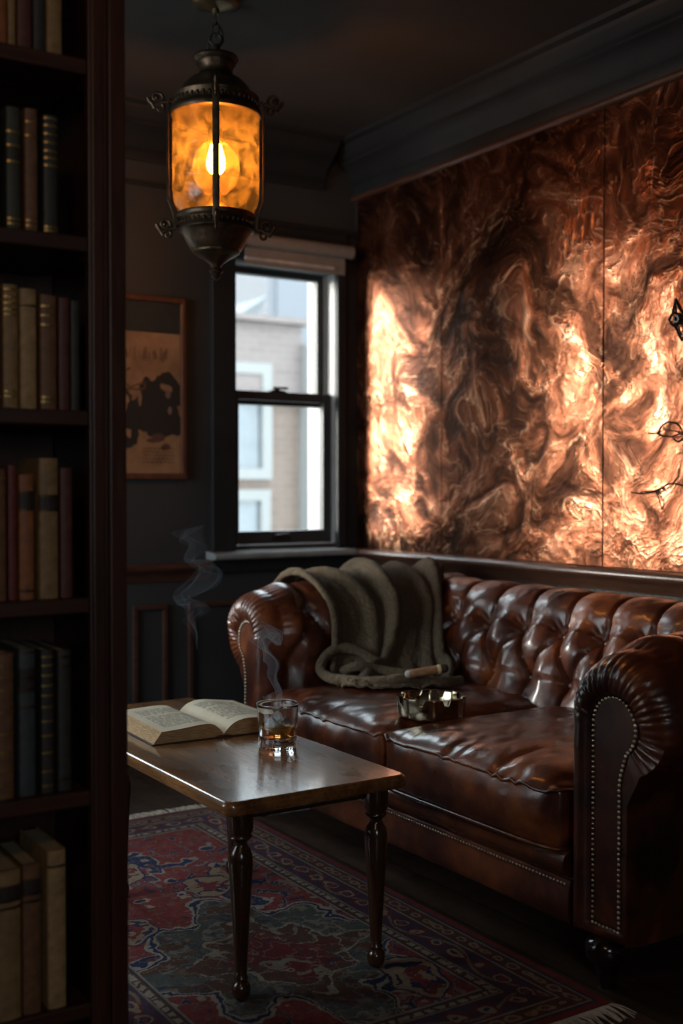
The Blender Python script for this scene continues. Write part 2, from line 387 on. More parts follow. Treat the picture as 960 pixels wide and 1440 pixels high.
# ------------------------------------------------------------------ copper panels
for y0, y1, lab in ((3.940, 4.598, 'narrow copper wall sheet nearest the window, washed with daylight'),
                    (2.990, 3.936, 'full-width middle copper wall sheet between the two vertical seams'),
                    (1.70, 2.986, 'right-hand copper wall sheet with wire ornaments fixed on it')):
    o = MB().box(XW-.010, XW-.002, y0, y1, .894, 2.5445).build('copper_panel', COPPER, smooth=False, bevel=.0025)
    tag(o, lab, 'wall panel', 'copper sheets on the right wall')

# wire ornaments
WIRE = simple('black_wire', (.014, .011, .009), .35, .6, 30, .2, 0)
def wire(label, segs, name='wire_ornament', x=XW-.0130, beads=(), leaf=()):
    t = MB()
    for pts, r in segs:
        q = cr([(x-(p[2] if len(p) > 2 else 0), p[0], p[1]) for p in pts], 7*len(pts)); t.tube(q, r, 6)
    c = t.v; o = t.build(name, WIRE)
    tag(o, label, 'wall ornament', 'wire ornaments on the copper'); 
    for (y, z, r) in beads:
        b = MB(); b.lathe([(r*.55, -.003), (r*.55, .003), (r, .003), (r, -.003)], 16); b.build('ring', WIRE, o).matrix_local = Matrix.Translation((x-.01, y, z)) @ Matrix.Rotation(PI/2, 4, 'Y')
    return o
wire('black wire diamond ornament with a central eye, highest on the right copper sheet',
     [([(2.655,1.815), (2.668,1.77), (2.672,1.745,.01), (2.652,1.715), (2.628,1.672)], .0035), ([(2.655,1.815), (2.632,1.775), (2.60,1.745,.01), (2.61,1.70), (2.628,1.672)], .0035),
      ([(2.672,1.745,.012), (2.645,1.765,.02), (2.61,1.75,.012)], .0045), ([(2.672,1.745,.012), (2.645,1.725,.02), (2.61,1.74,.012)], .0045), ([(2.655,1.80), (2.64,1.75,.01), (2.63,1.69)], .003)], beads=[(2.642,1.745,.013)])
wire('black wire leaf-shaped ornament below the diamond one on copper sheet',
     [([(2.772,1.368), (2.73,1.368), (2.70,1.392,.01), (2.665,1.402,.012), (2.63,1.39,.01), (2.615,1.36)], .003), ([(2.735,1.367), (2.70,1.357,.01), (2.66,1.352,.012), (2.625,1.36,.01), (2.60,1.355)], .003),
      ([(2.66,1.345), (2.64,1.335), (2.60,1.36)], .0022), ([(2.70,1.375,.008), (2.665,1.375,.014), (2.63,1.365)], .0018)])
wire('thin dark wire twig ornament, lowest on the right copper sheet',
     [([(2.85,1.165), (2.80,1.16), (2.75,1.166,.008), (2.70,1.18,.01), (2.655,1.195,.008), (2.56,1.17)], .0028), ([(2.81,1.158), (2.78,1.168,.01), (2.74,1.165,.01), (2.70,1.18)], .0022),
      ([(2.735,1.166), (2.715,1.14,.006), (2.708,1.105)], .0025), ([(2.665,1.192), (2.64,1.22), (2.635,1.245)], .0018)])

# ------------------------------------------------------------------ framed poster
po = thing('framed_poster', (1.86, YW, 1.61), 'aged brown theatrical poster with dark figures in a thin wooden frame', 'poster')
hw, hh = .285, .392
fr = MB(); frame(fr, -hw, hw, -hh, hh, .022, -.028, 0)
fr.build('frame', wood('poster_frame_wood', (.09, .03, .016), (.19, .075, .04), .35, 'Z', 6), po, smooth=False, bevel=.004)
MB().box(-hw+.02, hw-.02, -.010, -.002, -hh+.02, hh-.02).build('backing_board', simple('dark_backing', (.022, .024, .022), .7), po, smooth=False)
def poster_print():
    nx, nz = 190, 210; W2, z0, z1 = .262, -hh+.024, hh-.155
    xs = np.linspace(-W2, W2, nx); zs = np.linspace(z0, z1, nz)
    X, Z = np.meshgrid(xs, zs, indexing='ij'); V = np.stack([X, np.full_like(X, -.0125), Z], -1)
    C = np.zeros((nx, nz, 3)); C[:] = (.30, .165, .085)
    nn = np.array([[noise.fractal(Vector((x*7, z*7, 1)), .6, 2, 4) for z in zs] for x in xs])
    C *= (1+.35*nn)[..., None]
    def blob(cx, cz, rx, rz, col, k=.35, seed=0, rot=0):
        dx, dz = X-cx, Z-cz; a = math.cos(rot)*dx+math.sin(rot)*dz; b = -math.sin(rot)*dx+math.cos(rot)*dz
        e = np.array([[noise.noise(Vector((x*26+seed, z*26, seed))) for z in zs] for x in xs])
        C[((a/rx)**2+(b/rz)**2) < 1+k*e*2] = col
    dk = (.028, .024, .020)
    # main dark group at the right
    blob(.17, -.03, .115, .085, dk, .5, 3); blob(.14, -.10, .13, .10, dk, .4, 5); blob(.06, -.13, .07, .05, dk, .5, 8); blob(.20, -.16, .075, .05, dk, .4, 9)
    blob(.20, .03, .05, .035, dk, .7, 12, .5); blob(.085, -.06, .02, .05, dk, .5, 14); blob(.05, -.20, .018, .07, dk, .5, 15)
    blob(-.03, -.235, .075, .032, dk, .4, 17); blob(-.10, -.02, .08, .07, dk, .5, 19); blob(-.16, -.12, .06, .11, dk, .5, 21); blob(0, -.03, .03, .02, (.06,.04,.03), .5, 22)
    blob(.195, .005, .030, .016, (.27, .15, .09), .6, 31, -.5); blob(.205, -.025, .012, .022, (.16, .12, .09), .6, 33); blob(.215, -.095, .009, .014, (.22, .13, .12), .9, 35)
    blob(.075, -.045, .008, .035, (.26, .15, .08), .4, 37); blob(-.01, -.06, .03, .03, (.33, .19, .10), .5, 39)
    for a, b, c_ in ((.16,-.215,.03), (.125,-.225,.02), (.19,-.255,.02), (.11,-.25,.02)): blob(a, b, c_, c_*.6, (.10,.05,.035), .9, a*90)
    def stroke(p, w_, col, alpha=.8):
        q = cr(p, 60)
        for a, b in q:
            m = (X-a)**2+(Z-b)**2 < w_*w_; C[m] = C[m]*(1-alpha)+np.array(col)*alpha
    # faded, worn title, no longer readable (as in the photograph)
    r9 = random.Random(4)
    for k in range(26):
        x = -.19+k*.0155+r9.uniform(-.004, .004); a = r9.uniform(.114, .128); b = r9.uniform(.155, .175); d_ = r9.uniform(-.01, .01)
        stroke([(x, a), (x+d_*.3, (a+b)/2), (x+d_, b)], r9.uniform(.003, .0075), (.13, .075, .045), r9.uniform(.05, .13))
    stroke([(.03,.08),(.0,.06),(.0,.02),(.03,.0),(.06,.01),(.10,.02)], .004, (.12,.06,.03)); stroke([(-.02,-.005),(.04,-.01),(.09,-.005),(.10,.01)], .004, (.12,.06,.03))
    stroke([(-.2,.05),(-.12,.07),(-.06,.03),(-.1,0)], .004, (.12,.06,.03))
    for r_ in range(5):      # small-print block
        m = (np.abs(Z-(-.262-r_*.014)) < .0045) & (X > .085) & (X < .235) & (np.sin(X*1300+r_*2) > -.5); C[m] = C[m]*.45
    for r_ in range(2):
        m = (np.abs(Z-(.085-.0-r_*.0)) < .003) & (X > -.2) & (X < -.02) & (np.sin(X*900) > -.3); C[m] *= .6
    mb = MB(); mb.grid(V); o = mb.build('poster_print', attr_mat('poster_paper', .75, 200, .1), po, smooth=False, fixn=False)
    ca = o.data.color_attributes.new('Col', 'FLOAT_COLOR', 'POINT')
    ca.data.foreach_set('color', np.concatenate([C, np.ones((nx, nz, 1))], -1).reshape(-1).astype('f4'))
poster_print()

# ------------------------------------------------------------------ lantern
LX, LY = 1.712, 3.433
ln = thing('hanging_lantern', (LX, LY, ZC), 'antique bronze lantern with amber glass cylinder hanging by a chain', 'lantern', rz=math.atan2(-LX, LY)+0)
def L(prof): return [(r, z-ZC) for r, z in prof]
MB().lathe(L([(.01, 2.752), (.028, 2.755), (.05, 2.762), (.072, 2.768), (.080, 2.776), (.080, 2.785)]), 40).lathe(L([(.0, 2.735), (.011, 2.738), (.013, 2.748), (.01, 2.757)]), 20).build('ceiling_canopy', simple('aged_brass', (.20, .15, .085), .35, .9, 20, .4, .2), ln)
zz = 2.722-ZC
for k in range(2):
    c = MB(); pts = []
    for a in np.linspace(0, 2*PI, 21)[:-1]:
        x, z = .011*math.cos(a), .021*math.sin(a)
        pts.append((x, 0, zz+z) if k % 2 else (0, x, zz+z))
    c.tube(pts, .0032, 8, closed=True).build('chain_link', IRON, ln); zz -= .034
MB().tube([(.004,0,2.700-ZC+.01), (.020,.004,2.690-ZC), (.026,.008,2.655-ZC), (.012,.012,2.63-ZC), (0,.006,2.645-ZC)], .0028, 8).tube([(-.004,0,2.700-ZC+.01), (-.014,.004,2.680-ZC), (-.024,.006,2.635-ZC), (-.022,.01,2.612-ZC)], .003, 8).build('hook', IRON, ln)
MB().tube([(.019*math.cos(a), 0, 2.655-ZC+.019*math.sin(a)) for a in np.linspace(0, 2*PI, 25)[:-1]], .0045, 8, closed=True).build('suspension_ring', IRON, ln)
MB().lathe(L([(.0,2.640), (.010,2.638), (.014,2.628), (.010,2.618), (.014,2.606), (.019,2.600), (.06,2.601), (.072,2.597), (.075,2.590), (.070,2.582), (.064,2.578), (.064,2.570), (.058,2.562), (.055,2.545),
     (.060,2.534), (.085,2.520), (.105,2.502), (.120,2.480), (.132,2.466), (.143,2.462), (.143,2.456), (.139,2.452), (.139,2.428), (.143,2.424), (.148,2.420), (.150,2.410), (.147,2.402), (.135,2.400), (.10,2.41), (.05,2.42), (.012,2.425)]), 56).build('lantern_cap', BRONZE, ln)
ob = MB()
for k in range(44):
    a = 2*PI*k/44; ob.sphere((.1395*math.cos(a), .1395*math.sin(a), 2.440-ZC), .008, 6, 5, sz=(.6,.6,1.1))
ob.build('cast_band', BRONZE, ln)
def amber():
    M = Mat('amber_glass'); co = M.co(); n1 = M.noise(co, 22, 6, .7, .6); n2 = M.noise(co, 60, 3, .6)
    tr = M.n('ShaderNodeBsdfTransparent'); M.l(M.ramp(n1, [(.35, (.98, .66, .24)), (.7, (.88, .46, .10))]), tr.inputs[0])
    tl = M.n('ShaderNodeBsdfTranslucent'); M.l(M.ramp(n1, [(.35, (.98, .55, .16)), (.7, (.85, .38, .07))]), tl.inputs[0])
    mx = M.n('ShaderNodeMixShader'); M.l(M.math('ADD', M.ramp(n1, [(.42, .02), (.62, .13)]), M.ramp(n2, [(.68, 0.), (.76, .12)])), mx.inputs[0]); M.l(tr.outputs[0], mx.inputs[1]); M.l(tl.outputs[0], mx.inputs[2])
    gl = M.n('ShaderNodeBsdfGlossy'); gl.inputs['Roughness'].default_value = .06; fr = M.n('ShaderNodeFresnel'); fr.inputs[0].default_value = 1.5
    M.l(M.bump(n2, .6, .006), gl.inputs['Normal'])
    m2 = M.n('ShaderNodeMixShader'); M.l(thinf(M, fr), m2.inputs[0]); M.l(mx.outputs[0], m2.inputs[1]); M.l(gl.outputs[0], m2.inputs[2]); M.l(m2.outputs[0], M.out.inputs[0]); return M.m
MB().lathe(L([(.118,2.078), (.126,2.092), (.136,2.110), (.1415,2.135), (.143,2.17), (.143,2.402)]), 64, caps=False).build('glass_cylinder', amber(), ln)
MB().lathe(L([(.02,2.09), (.06,2.087), (.116,2.084), (.128,2.080), (.130,2.070), (.126,2.062), (.121,2.058), (.121,2.038), (.125,2.034), (.125,2.026), (.118,2.022), (.112,2.015), (.098,1.990),
     (.084,1.965), (.078,1.962), (.078,1.955), (.070,1.950), (.045,1.935), (.026,1.922), (.017,1.912), (.014,1.906), (.021,1.900), (.022,1.893), (.014,1.886), (.016,1.880), (.008,1.870), (.0,1.864)]), 56).build('lantern_base', BRONZE, ln)
ob = MB()
for k in range(40):
    a = 2*PI*k/40; ob.sphere((.1215*math.cos(a), .1215*math.sin(a), 2.048-ZC), .007, 6, 5, sz=(.6,.6,1.1))
ob.build('cast_band', BRONZE, ln)
# straps and scrolls at four sides; one faces the room
def spiral(r0, turns, n=26, sgn=1):
    return [((r0*(1-.72*t))*math.cos(sgn*2*PI*turns*t), (r0*(1-.72*t))*math.sin(sgn*2*PI*turns*t)) for t in np.linspace(0, 1, n)]
for k in range(4):
    a = k*PI/2; R3 = Matrix.Rotation(a, 4, 'Z')
    prof = [(.150,2.455), (.156,2.44), (.157,2.40), (.156,2.15), (.152,2.12), (.140,2.085), (.134,2.05), (.136,2.03)]
    q = cr(prof, 30); st = MB(); V = []
    for r, z in q: V.append([(r-.0035, -.0115, z-ZC), (r+.002, -.0115, z-ZC), (r+.0045, -.005, z-ZC), (r+.0045, .005, z-ZC), (r+.002, .0115, z-ZC), (r-.0035, .0115, z-ZC)])
    st.grid(V, cv=True); n0 = len(st.v); st.f += [tuple(range(6)), tuple(range(n0-6, n0))[::-1]]; st.m += [0,0]
    st.v = [tuple(R3 @ Vector(v)) for v in st.v]; o = st.build('strap', BRONZE, ln)
    for (cx, cz, sg, sz_) in ((.180, 2.448, 1, 1.2), (.156, 2.036, -1, 1.1)):
        if True:
            s_ = MB(); pA = [(cx+.012+x*sz_, 0, cz+.010+z*sz_-ZC) for x, z in spiral(.024, 1.25, sgn=-1)]
            pB = [(cx+.002+x*sz_*.8, 0, cz-.024-z*sz_*.8-ZC) for x, z in spiral(.019, 1.1, sgn=-1)]
            s_.tube(pA[::-1]+[], [.0052]*len(pA), 8).tube(pB, .0048, 8).sphere((cx+.012, 0, cz+.010-ZC), .0085, 8, 6).tube([(cx-.036,0,cz-ZC), (cx-.016,0,cz-.003-ZC), (cx+.0,0,cz-.006-ZC)], .0075, 8)
            s_.tube([pA[0], pB[0]] if False else [(cx+.034*sz_,0,cz+.008-ZC), (cx+.026,0,cz-.012-ZC), (cx+.016*sz_,0,cz-.024-ZC)], .006, 8)
            s_.v = [tuple(R3 @ Vector(v)) for v in s_.v]; s_.build('scroll', BRONZE, o)
# socket, bulb
MB().lathe(L([(.018,2.425), (.020,2.39), (.016,2.365), (.023,2.36), (.023,2.315), (.018,2.31)]), 24).build('socket', simple('old_brass', (.45, .30, .12), .35, .9, 20, .3, .1), ln)
MB().lathe(L([(.045,2.085), (.047,2.10), (.030,2.112), (.018,2.13), (.016,2.145)]), 24).build('glass_holder', simple('old_brass_2', (.40, .27, .11), .35, .9, 20, .3, .1), ln)
M = Mat('lit_bulb'); e = M.n('ShaderNodeEmission'); e.inputs[0].default_value = (1, .66, .34, 1); e.inputs[1].default_value = 200; M.l(e.outputs[0], M.out.inputs[0])
MB().lathe(L([(.016,2.315), (.018,2.305), (.022,2.290), (.028,2.270), (.030,2.250), (.028,2.232), (.020,2.220), (.010,2.215), (.001,2.213)]), 24).build('bulb', M.m, ln)

M = Mat('frosted_globe'); n1 = M.noise(M.co(), 34, 5, .7, .5); tr = M.n('ShaderNodeBsdfTransparent'); tr.inputs[0].default_value = (1, .80, .50, 1)
tl = M.n('ShaderNodeBsdfTranslucent'); tl.inputs[0].default_value = (1, .50, .17, 1); mx = M.n('ShaderNodeMixShader'); M.l(M.ramp(n1, [(.36, .004), (.68, .07)]), mx.inputs[0])
M.l(tr.outputs[0], mx.inputs[1]); M.l(tl.outputs[0], mx.inputs[2]); M.l(mx.outputs[0], M.out.inputs[0])
MB().lathe(L([(.026,2.318), (.040,2.312), (.060,2.292), (.073,2.262), (.077,2.232), (.072,2.200), (.058,2.172), (.036,2.152), (.020,2.146)]), 64, caps=False).build('globe', M.m, ln)

# ------------------------------------------------------------------ bookcase and books
BX0, BX1, BY = -.25, .845, 2.10
bk = thing('bookcase', (0, BY, 0), 'tall dark wooden bookcase filling the left edge, full of old books', 'bookcase')
def bpart(mb, name, mt=CASEWOOD, bev=.003): return mb.build(name, mt, bk, smooth=False, bevel=bev)
bpart(MB().box(BX1-.03, BX1, 0, .33, 0, 2.70).box(.779, BX1, -.0, .022, .0, 2.70).box(.814, .848, -.016, .0, 0, 2.70).box(.784, .808, -.006, .0, 0, 2.70), 'side_panel')
bpart(MB().box(BX0, BX0+.03, 0, .33, 0, 2.70).box(BX0, BX0+.066, -.0, .022, 0, 2.70), 'side_panel')
bpart(MB().box(BX0+.03, BX1-.03, .31, .325, 0, 2.70), 'back_panel')
bpart(MB().box(BX0-.02, BX1+.02, -.035, .345, 2.66, 2.75), 'top_moulding')
bpart(MB().box(BX0, BX1, -.012, .02, 0, .10), 'plinth')
SH = [.19, .60, .970, 1.327, 1.656, 1.990, 2.33]
for z in SH: bpart(MB().box(BX0+.03, .779, .003, .31, z-.029, z), 'shelf', SHELFWOOD)
GOLD = simple('gilt', (.42, .27, .09), .38, .8, 40, .3, .1)
PAGES = simple('page_edges', (.42, .32, .20), .85, 0, 150, .2, .2)
bookcols = {}
def bookmat(c):
    if c not in bookcols: bookcols[c] = simple('book_cloth_%d' % len(bookcols), c, .55, 0, 60, .3, .25)
    return bookcols[c]
def book(px0, px1, ztop, shelf, c, label, bands=(), band_mat=None, dy=0, grp=None, depth=.17, labelb=None):
    x0, x1 = .6235+px0*.00134, .6235+px1*.00134-.0012; h = ztop-SH[shelf]; wd = x1-x0
    t = thing('book', ((x0+x1)/2, BY+.034+dy, SH[shelf]), label, 'book', grp)
    a = wd/2; sp = []
    for k in range(7):
        an = PI*k/6; sp.append((-a*math.cos(an), -.35*a*math.sin(an)))
    outl = [(-a, depth), (-a, 0)]+sp[1:-1]+[(a, 0), (a, depth), (a-.0025, depth), (a-.0025, .004), (-a+.0025, .004), (-a+.0025, depth)]
    c_ = MB().prism(outl, 2, .0, h)
    if h > .15:
        for zb in bands:           # raised, gilt-tooled bands round the spine
            z = zb*h; c_.prism([(p[0]*1.03, p[1]*1.12-.0006) for p in sp]+[(a*.9, .002), (-a*.9, .002)], 2, z-.0022, z+.0022, 1)
        if labelb:
            z0, z1 = labelb; c_.prism([(p[0]*1.01, p[1]*1.05-.0004) for p in sp]+[(a*.9, .002), (-a*.9, .002)], 2, z0*h, z1*h, 2)
    c_.build('cover', [bookmat(c), GOLD if band_mat is None else band_mat, bookmat((.03, .018, .014))], t, smooth=False, bevel=.0006, bseg=1)
    MB().box(-a+.0026, a-.0026, .006, depth-.004, .003, h-.004).build('page_block', PAGES, t, smooth=False)
    return t
TAN=(.36,.22,.10); OR=(.30,.10,.035); RED=(.14,.025,.02); DRED=(.10,.03,.022); BRN=(.17,.075,.035); BLK=(.035,.03,.027); NAV=(.05,.055,.06); GRN=(.045,.045,.03); TB=(.27,.155,.065)
gA='books on the topmost shelf in view'; gB='books on the second shelf'; gC='books on the third shelf'; gD='books on the fourth shelf'; gE='books on the fifth shelf'; gF='books on the bottom shelf'
B5=(.08,.11,.62,.70,.78,.86,.93)
book(-16, 10, 2.25, 5, OR, 'orange-brown book at far left of the topmost shelf', grp=gA)
book(11, 22, 2.24, 5, TB, 'slim tan book between orange and dark red books, topmost shelf', grp=gA)
book(23, 45, 2.25, 5, DRED, 'dark red-brown book in the middle of the topmost shelf', grp=gA)
book(46, 64, 2.23, 5, BLK, 'blackish book beside the wide tan one, topmost shelf', grp=gA)
book(65, 88, 2.26, 5, TB, 'wide tan-brown book, last on the right of the topmost shelf', grp=gA)
book(-24, -1, 1.88, 4, BLK, 'dark book cut by the left picture edge, second shelf', B5, grp=gB)
book(7, 28, 1.885, 4, GRN, 'dark green-black book with a gilt-lined red title band, second shelf', (.06,.10,.56,.69,.80), grp=gB, labelb=(.58,.67))
book(33, 52, 1.888, 4, BRN, 'brown leather book with two gilt lines, middle of second shelf', (.06,.10,.78,.89), grp=gB)
book(59, 81, 1.882, 4, BLK, 'black book with many raised gilt bands, right on second shelf', (.04,.07,.58,.64,.70,.77,.84,.91,.97), grp=gB)
book(-22, 0, 1.55, 3, DRED, 'dark red book cut by the left edge, third shelf', (.1,.9), grp=gC)
book(1, 23, 1.557, 3, TB, 'tan-brown book ringed with gilt bands near top, third shelf', (.10,.14,.76,.80,.85,.90,.96), grp=gC)
book(25, 49, 1.552, 3, TAN, 'plain pale tan book with one faint line, third shelf', (.86,), BRONZE, grp=gC)
book(53, 78, 1.544, 3, BRN, 'dark brown leather book with gilt bands, third shelf', (.07,.11,.74,.82,.90), grp=gC)
book(80, 97, 1.542, 3, DRED, 'plain dark maroon book right of brown gilt one, third shelf', grp=gC)
book(98, 112, 1.538, 3, BLK, 'black book, last on the right of the third shelf', grp=gC)
book(-20, 5, 1.215, 2, BRN, 'reddish-brown book cut by the left edge, fourth shelf', (.08,.82,.93), grp=gD)
book(7, 20, 1.222, 2, RED, 'slim dark red book on the fourth shelf', grp=gD)
book(22, 44, 1.205, 2, OR, 'orange-brown book with a dark title label, fourth shelf', (.07,.72,.86), BRONZE, grp=gD, labelb=(.73,.85))
book(50, 79, 1.236, 2, TB, 'thick tan book with a dark title label, tallest on fourth shelf', (.63,.73), BRONZE, grp=gD, labelb=(.63,.74))
book(81, 100, 1.218, 2, DRED, 'plain dark maroon book right of thick tan one, fourth shelf', grp=gD)
book(-18, 14, .872, 1, BRN, 'dark red-brown book with gilt rungs at left of fifth shelf', (.03,.1,.2,.32,.45,.6,.75,.84,.92), grp=gE)
book(20, 45, .879, 1, NAV, 'dark slate book with a tan foot band, fifth shelf', (.60,.72,.80,.97), BRONZE, grp=gE, labelb=(.70,.86))
book(52, 71, .873, 1, BLK, 'black book with a ladder of gilt bands, fifth shelf', (.05,.15,.28,.4,.5,.6,.68,.75,.82,.89,.95), grp=gE)
book(76, 97, .870, 1, BLK, 'dull black book, last on the right of the fifth shelf', (.08,.88,.95), BRONZE, grp=gE)
book(-24, 20, .470, 0, TB, 'wide tan volume with dark band at far left of bottom shelf', (.75,.80), BRONZE, dy=-.012, grp=gF, labelb=(.80,.90))
book(21, 48, .474, 0, BRN, 'brown volume with dark band in the middle of bottom shelf', (.75,.80), BRONZE, dy=-.012, grp=gF, labelb=(.80,.90))
book(56, 84, .492, 0, TAN, 'pale tan volume standing apart, rightmost on the bottom shelf', (.90,), BRONZE, dy=-.014, grp=gF)
for i, px in enumerate(range(-140, -24, 22)): pass

# ------------------------------------------------------------------ rug
def rug():
    x0, x1, y0, y1 = .86, 1.92, 1.85, 3.80; st = .0032
    nx, ny = int((x1-x0)/st), int((y1-y0)/st)
    xs = np.linspace(x0, x1, nx); ys = np.linspace(y0, y1, ny); X, Y = np.meshgrid(xs, ys, indexing='ij')
    C = np.zeros((nx, ny, 3))
    red = np.array((.23, .030, .028)); navy = np.array((.022, .032, .085)); ivory = np.array((.42, .33, .25)); teal = np.array((.082, .085, .078)); brown = np.array((.10, .045, .03)); plum = np.array((.12, .045, .065)); tan = np.array((.30, .19, .11))
    def vn(scale, seed, oct=3):       # smooth value noise with numpy
        out = np.zeros_like(X); amp = 1; tot = 0
        for o in range(oct):
            s = scale*2**o; r = np.random.default_rng(seed+o); g = r.random((int(3*s)+3, int(6*s)+3))*2-1
            u = (X-x0)*s; v = (Y-y0)*s; i = u.astype(int); j = v.astype(int); fu = u-i; fv = v-j; fu = fu*fu*(3-2*fu); fv = fv*fv*(3-2*fv)
            out += amp*((g[i,j]*(1-fu)+g[i+1,j]*fu)*(1-fv)+(g[i,j+1]*(1-fu)+g[i+1,j+1]*fu)*fv); tot += amp; amp *= .5
        return out/tot
    cx, cy = (x0+x1)/2, 2.62+.2
    wx = vn(7, 3, 4)*.055; wy = vn(7, 9, 4)*.055
    U = np.abs(X-cx); V = np.abs(Y-cy); Xs, Ys = X+wx, Y+wy
    C[:] = red
    def paint(m, c, a=1.0): C[m] = C[m]*(1-a)+np.array(c)*a
    # scrolls and flowers in the field
    n1 = vn(9, 21, 3); n2 = vn(17, 33, 3); n3 = vn(26, 44, 3)
    paint(np.abs(n1) < .05, ivory*.55, .8); paint(np.abs(n1) < .028, navy)
    paint((n1 > .34), navy); paint((n1 > .34) & (n1 < .40), ivory, .7); paint((n1 > .55), plum)
    paint((n2 > .48), ivory, .75); paint(n2 > .60, navy)
    paint(np.abs(n3) < .045, tan*.6, .7); paint(n3 > .5, navy, .8); paint((n3 < -.52), ivory*.6, .7)
    # medallion: lobed, nested outlines
    th = np.arctan2((Ys-2.50), (Xs-1.42)*1.15); rr = np.hypot((Ys-2.50), (Xs-1.42)*1.15)
    lob = .36*(1+.16*np.cos(8*th)+.10*np.cos(4*th)); k = rr/lob + vn(11, 51, 4)*.16
    paint(k < 1.04, ivory*.8); paint(k < 1.0, navy); paint(k < .965, ivory*.7); paint(k < .94, teal)
    paint((k < .94) & (n2 > .15) & (n2 < .3), ivory*.55, .8); paint((k < .94) & (n1 > .2), brown)
    paint(k < .62, ivory*.7); paint(k < .58, brown); paint((k < .58) & (np.abs(n2) < .08), ivory*.6); paint(k < .36, red*.8); paint(k < .33, red*.6); paint((k < .33) & (np.abs(n1) < .1), ivory*.5)
    paint((k < .94) & (np.abs(n3) < .05), ivory*.45, .7); paint((k < .94) & (n3 > .42), brown, .8); paint((k<.94) & (np.abs(n3-.3) < .03), navy, .8)
    for px, py, s in ((1.63, 2.20, .07), (1.30, 3.28, .07), (1.50, 3.05, .06), (1.16, 2.85, .06), (1.58, 3.15, .05)):
        d = np.hypot(Xs-px, (Ys-py)*.7)/s + .12*np.cos(5*np.arctan2(Ys-py, Xs-px)); paint(d < 1.1, navy); paint(d < 1, tan); paint((d < .85) & (np.abs(n2) < .13), navy); paint((d < .7) & (n3 > .3), red*.8); paint(d < .3, red)
    # borders
    D = np.minimum(np.minimum(X-x0, x1-X), np.minimum(Y-y0, y1-Y)); along = np.where(np.minimum(X-x0, x1-X) < np.minimum(Y-y0, y1-Y), Y, X)
    jit = vn(30, 77, 2)
    paint(D < .215, plum*.7); 
    paint((D < .215) & (D > .207), ivory*.6); paint((D < .207) & (D > .203), navy)
    b1 = (D < .203) & (D > .175); paint(b1, brown); paint(b1 & (np.abs(np.sin(along*95+jit*2)) > .55) & (np.abs(D-.189) < .008+.003*jit), ivory*.75); paint((D < .177) & (D > .172), ivory*.5)
    b2 = (D < .172) & (D > .085); paint(b2, plum*.55+navy*.35)
    ph = along*PI/.085; cc = (D-.1285)/.030
    fl = np.sqrt((np.mod(along, .085)/.0425-1)**2*1.1+cc**2)+jit*.45; alt = (np.floor(along/.085)%2) < 1
    paint(b2 & (fl < .8), red*.7); paint(b2 & (fl < .62) & alt, tan); paint(b2 & (fl < .58) & ~alt, ivory*.6); paint(b2 & (fl < .36), navy); paint(b2 & (fl < .16), red)
    vine = np.abs(cc-.95*np.sin(ph*.5)) < .16; paint(b2 & vine & (fl > .75), tan*.7)
    paint((D < .089) & (D > .083), ivory*.55)
    b3 = (D < .083) & (D > .035); paint(b3, brown*.8+red*.1); d3 = np.sqrt((np.mod(along, .05)/.025-1)**2+((D-.059)/.016)**2)+jit*.5; paint(b3 & (d3 < .8), tan*.85); paint(b3 & (d3 < .4), plum)
    paint((D < .037) & (D > .031), ivory*.5); paint((D < .031) & (D > .020), navy*.8+brown*.3); paint(D < .020, red*.85)
    C *= (1+.22*vn(40, 91, 3)+.10*rng.standard_normal((nx, ny)))[..., None]; C *= (1+.25*vn(4, 5, 3))[..., None]; g_ = C.mean(-1, keepdims=True); C = (C*.84+g_*.16)*.84; C = np.clip(C, .003, 1)
    Z = .009+.0012*vn(6, 13, 3)
    P = np.stack([X, Y, Z], -1).reshape(-1, 3)
    idx = np.arange(nx*ny).reshape(nx, ny); F = np.stack([idx[:-1,:-1], idx[1:,:-1], idx[1:,1:], idx[:-1,1:]], -1).reshape(-1, 4)
    me = bpy.data.meshes.new('rug_pile'); me.vertices.add(len(P)); me.vertices.foreach_set('co', P.reshape(-1))
    me.loops.add(F.size); me.loops.foreach_set('vertex_index', F.reshape(-1)); me.polygons.add(len(F)); me.polygons.foreach_set('loop_start', np.arange(len(F))*4)
    me.update(calc_edges=True)
    t = thing('persian_rug', (0, 0, 0), 'worn red and navy Persian rug with medallion under the coffee table', 'rug')
    o = link('pile', me, attr_mat('rug_pile', .95, 700, .5, .0, .15), t)
    ca = me.color_attributes.new('Col', 'FLOAT_COLOR', 'POINT'); ca.data.foreach_set('color', np.concatenate([C.reshape(-1,3), np.ones((len(P),1))], 1).reshape(-1).astype('f4'))
    MB().box(x0, x1, y0, y1, 0.0005, .0075).build('backing', simple('rug_backing', (.10, .04, .03), .9), t, smooth=False)
    FR = simple('fringe_wool', (.45, .38, .30), .9, 0, 80, .2, 0)
    for ye, sg, nm in ((y0, -1, 'fringe'), (y1, 1, 'fringe')):
        fm = MB()
        for i in range(230):
            x = x0+.002+(x1-x0-.004)*i/229; ln_ = .055+random.random()*.02; dx = random.uniform(-.014, .018)
            fm.tube([(x, ye, .006), (x+dx*.4, ye+sg*ln_*.5, .006+random.random()*.004), (x+dx, ye+sg*ln_, .003)], [.0018, .0016, .0011], 4)
        fo = fm.build(nm, FR, t); fo['kind'] = 'stuff'
rug()

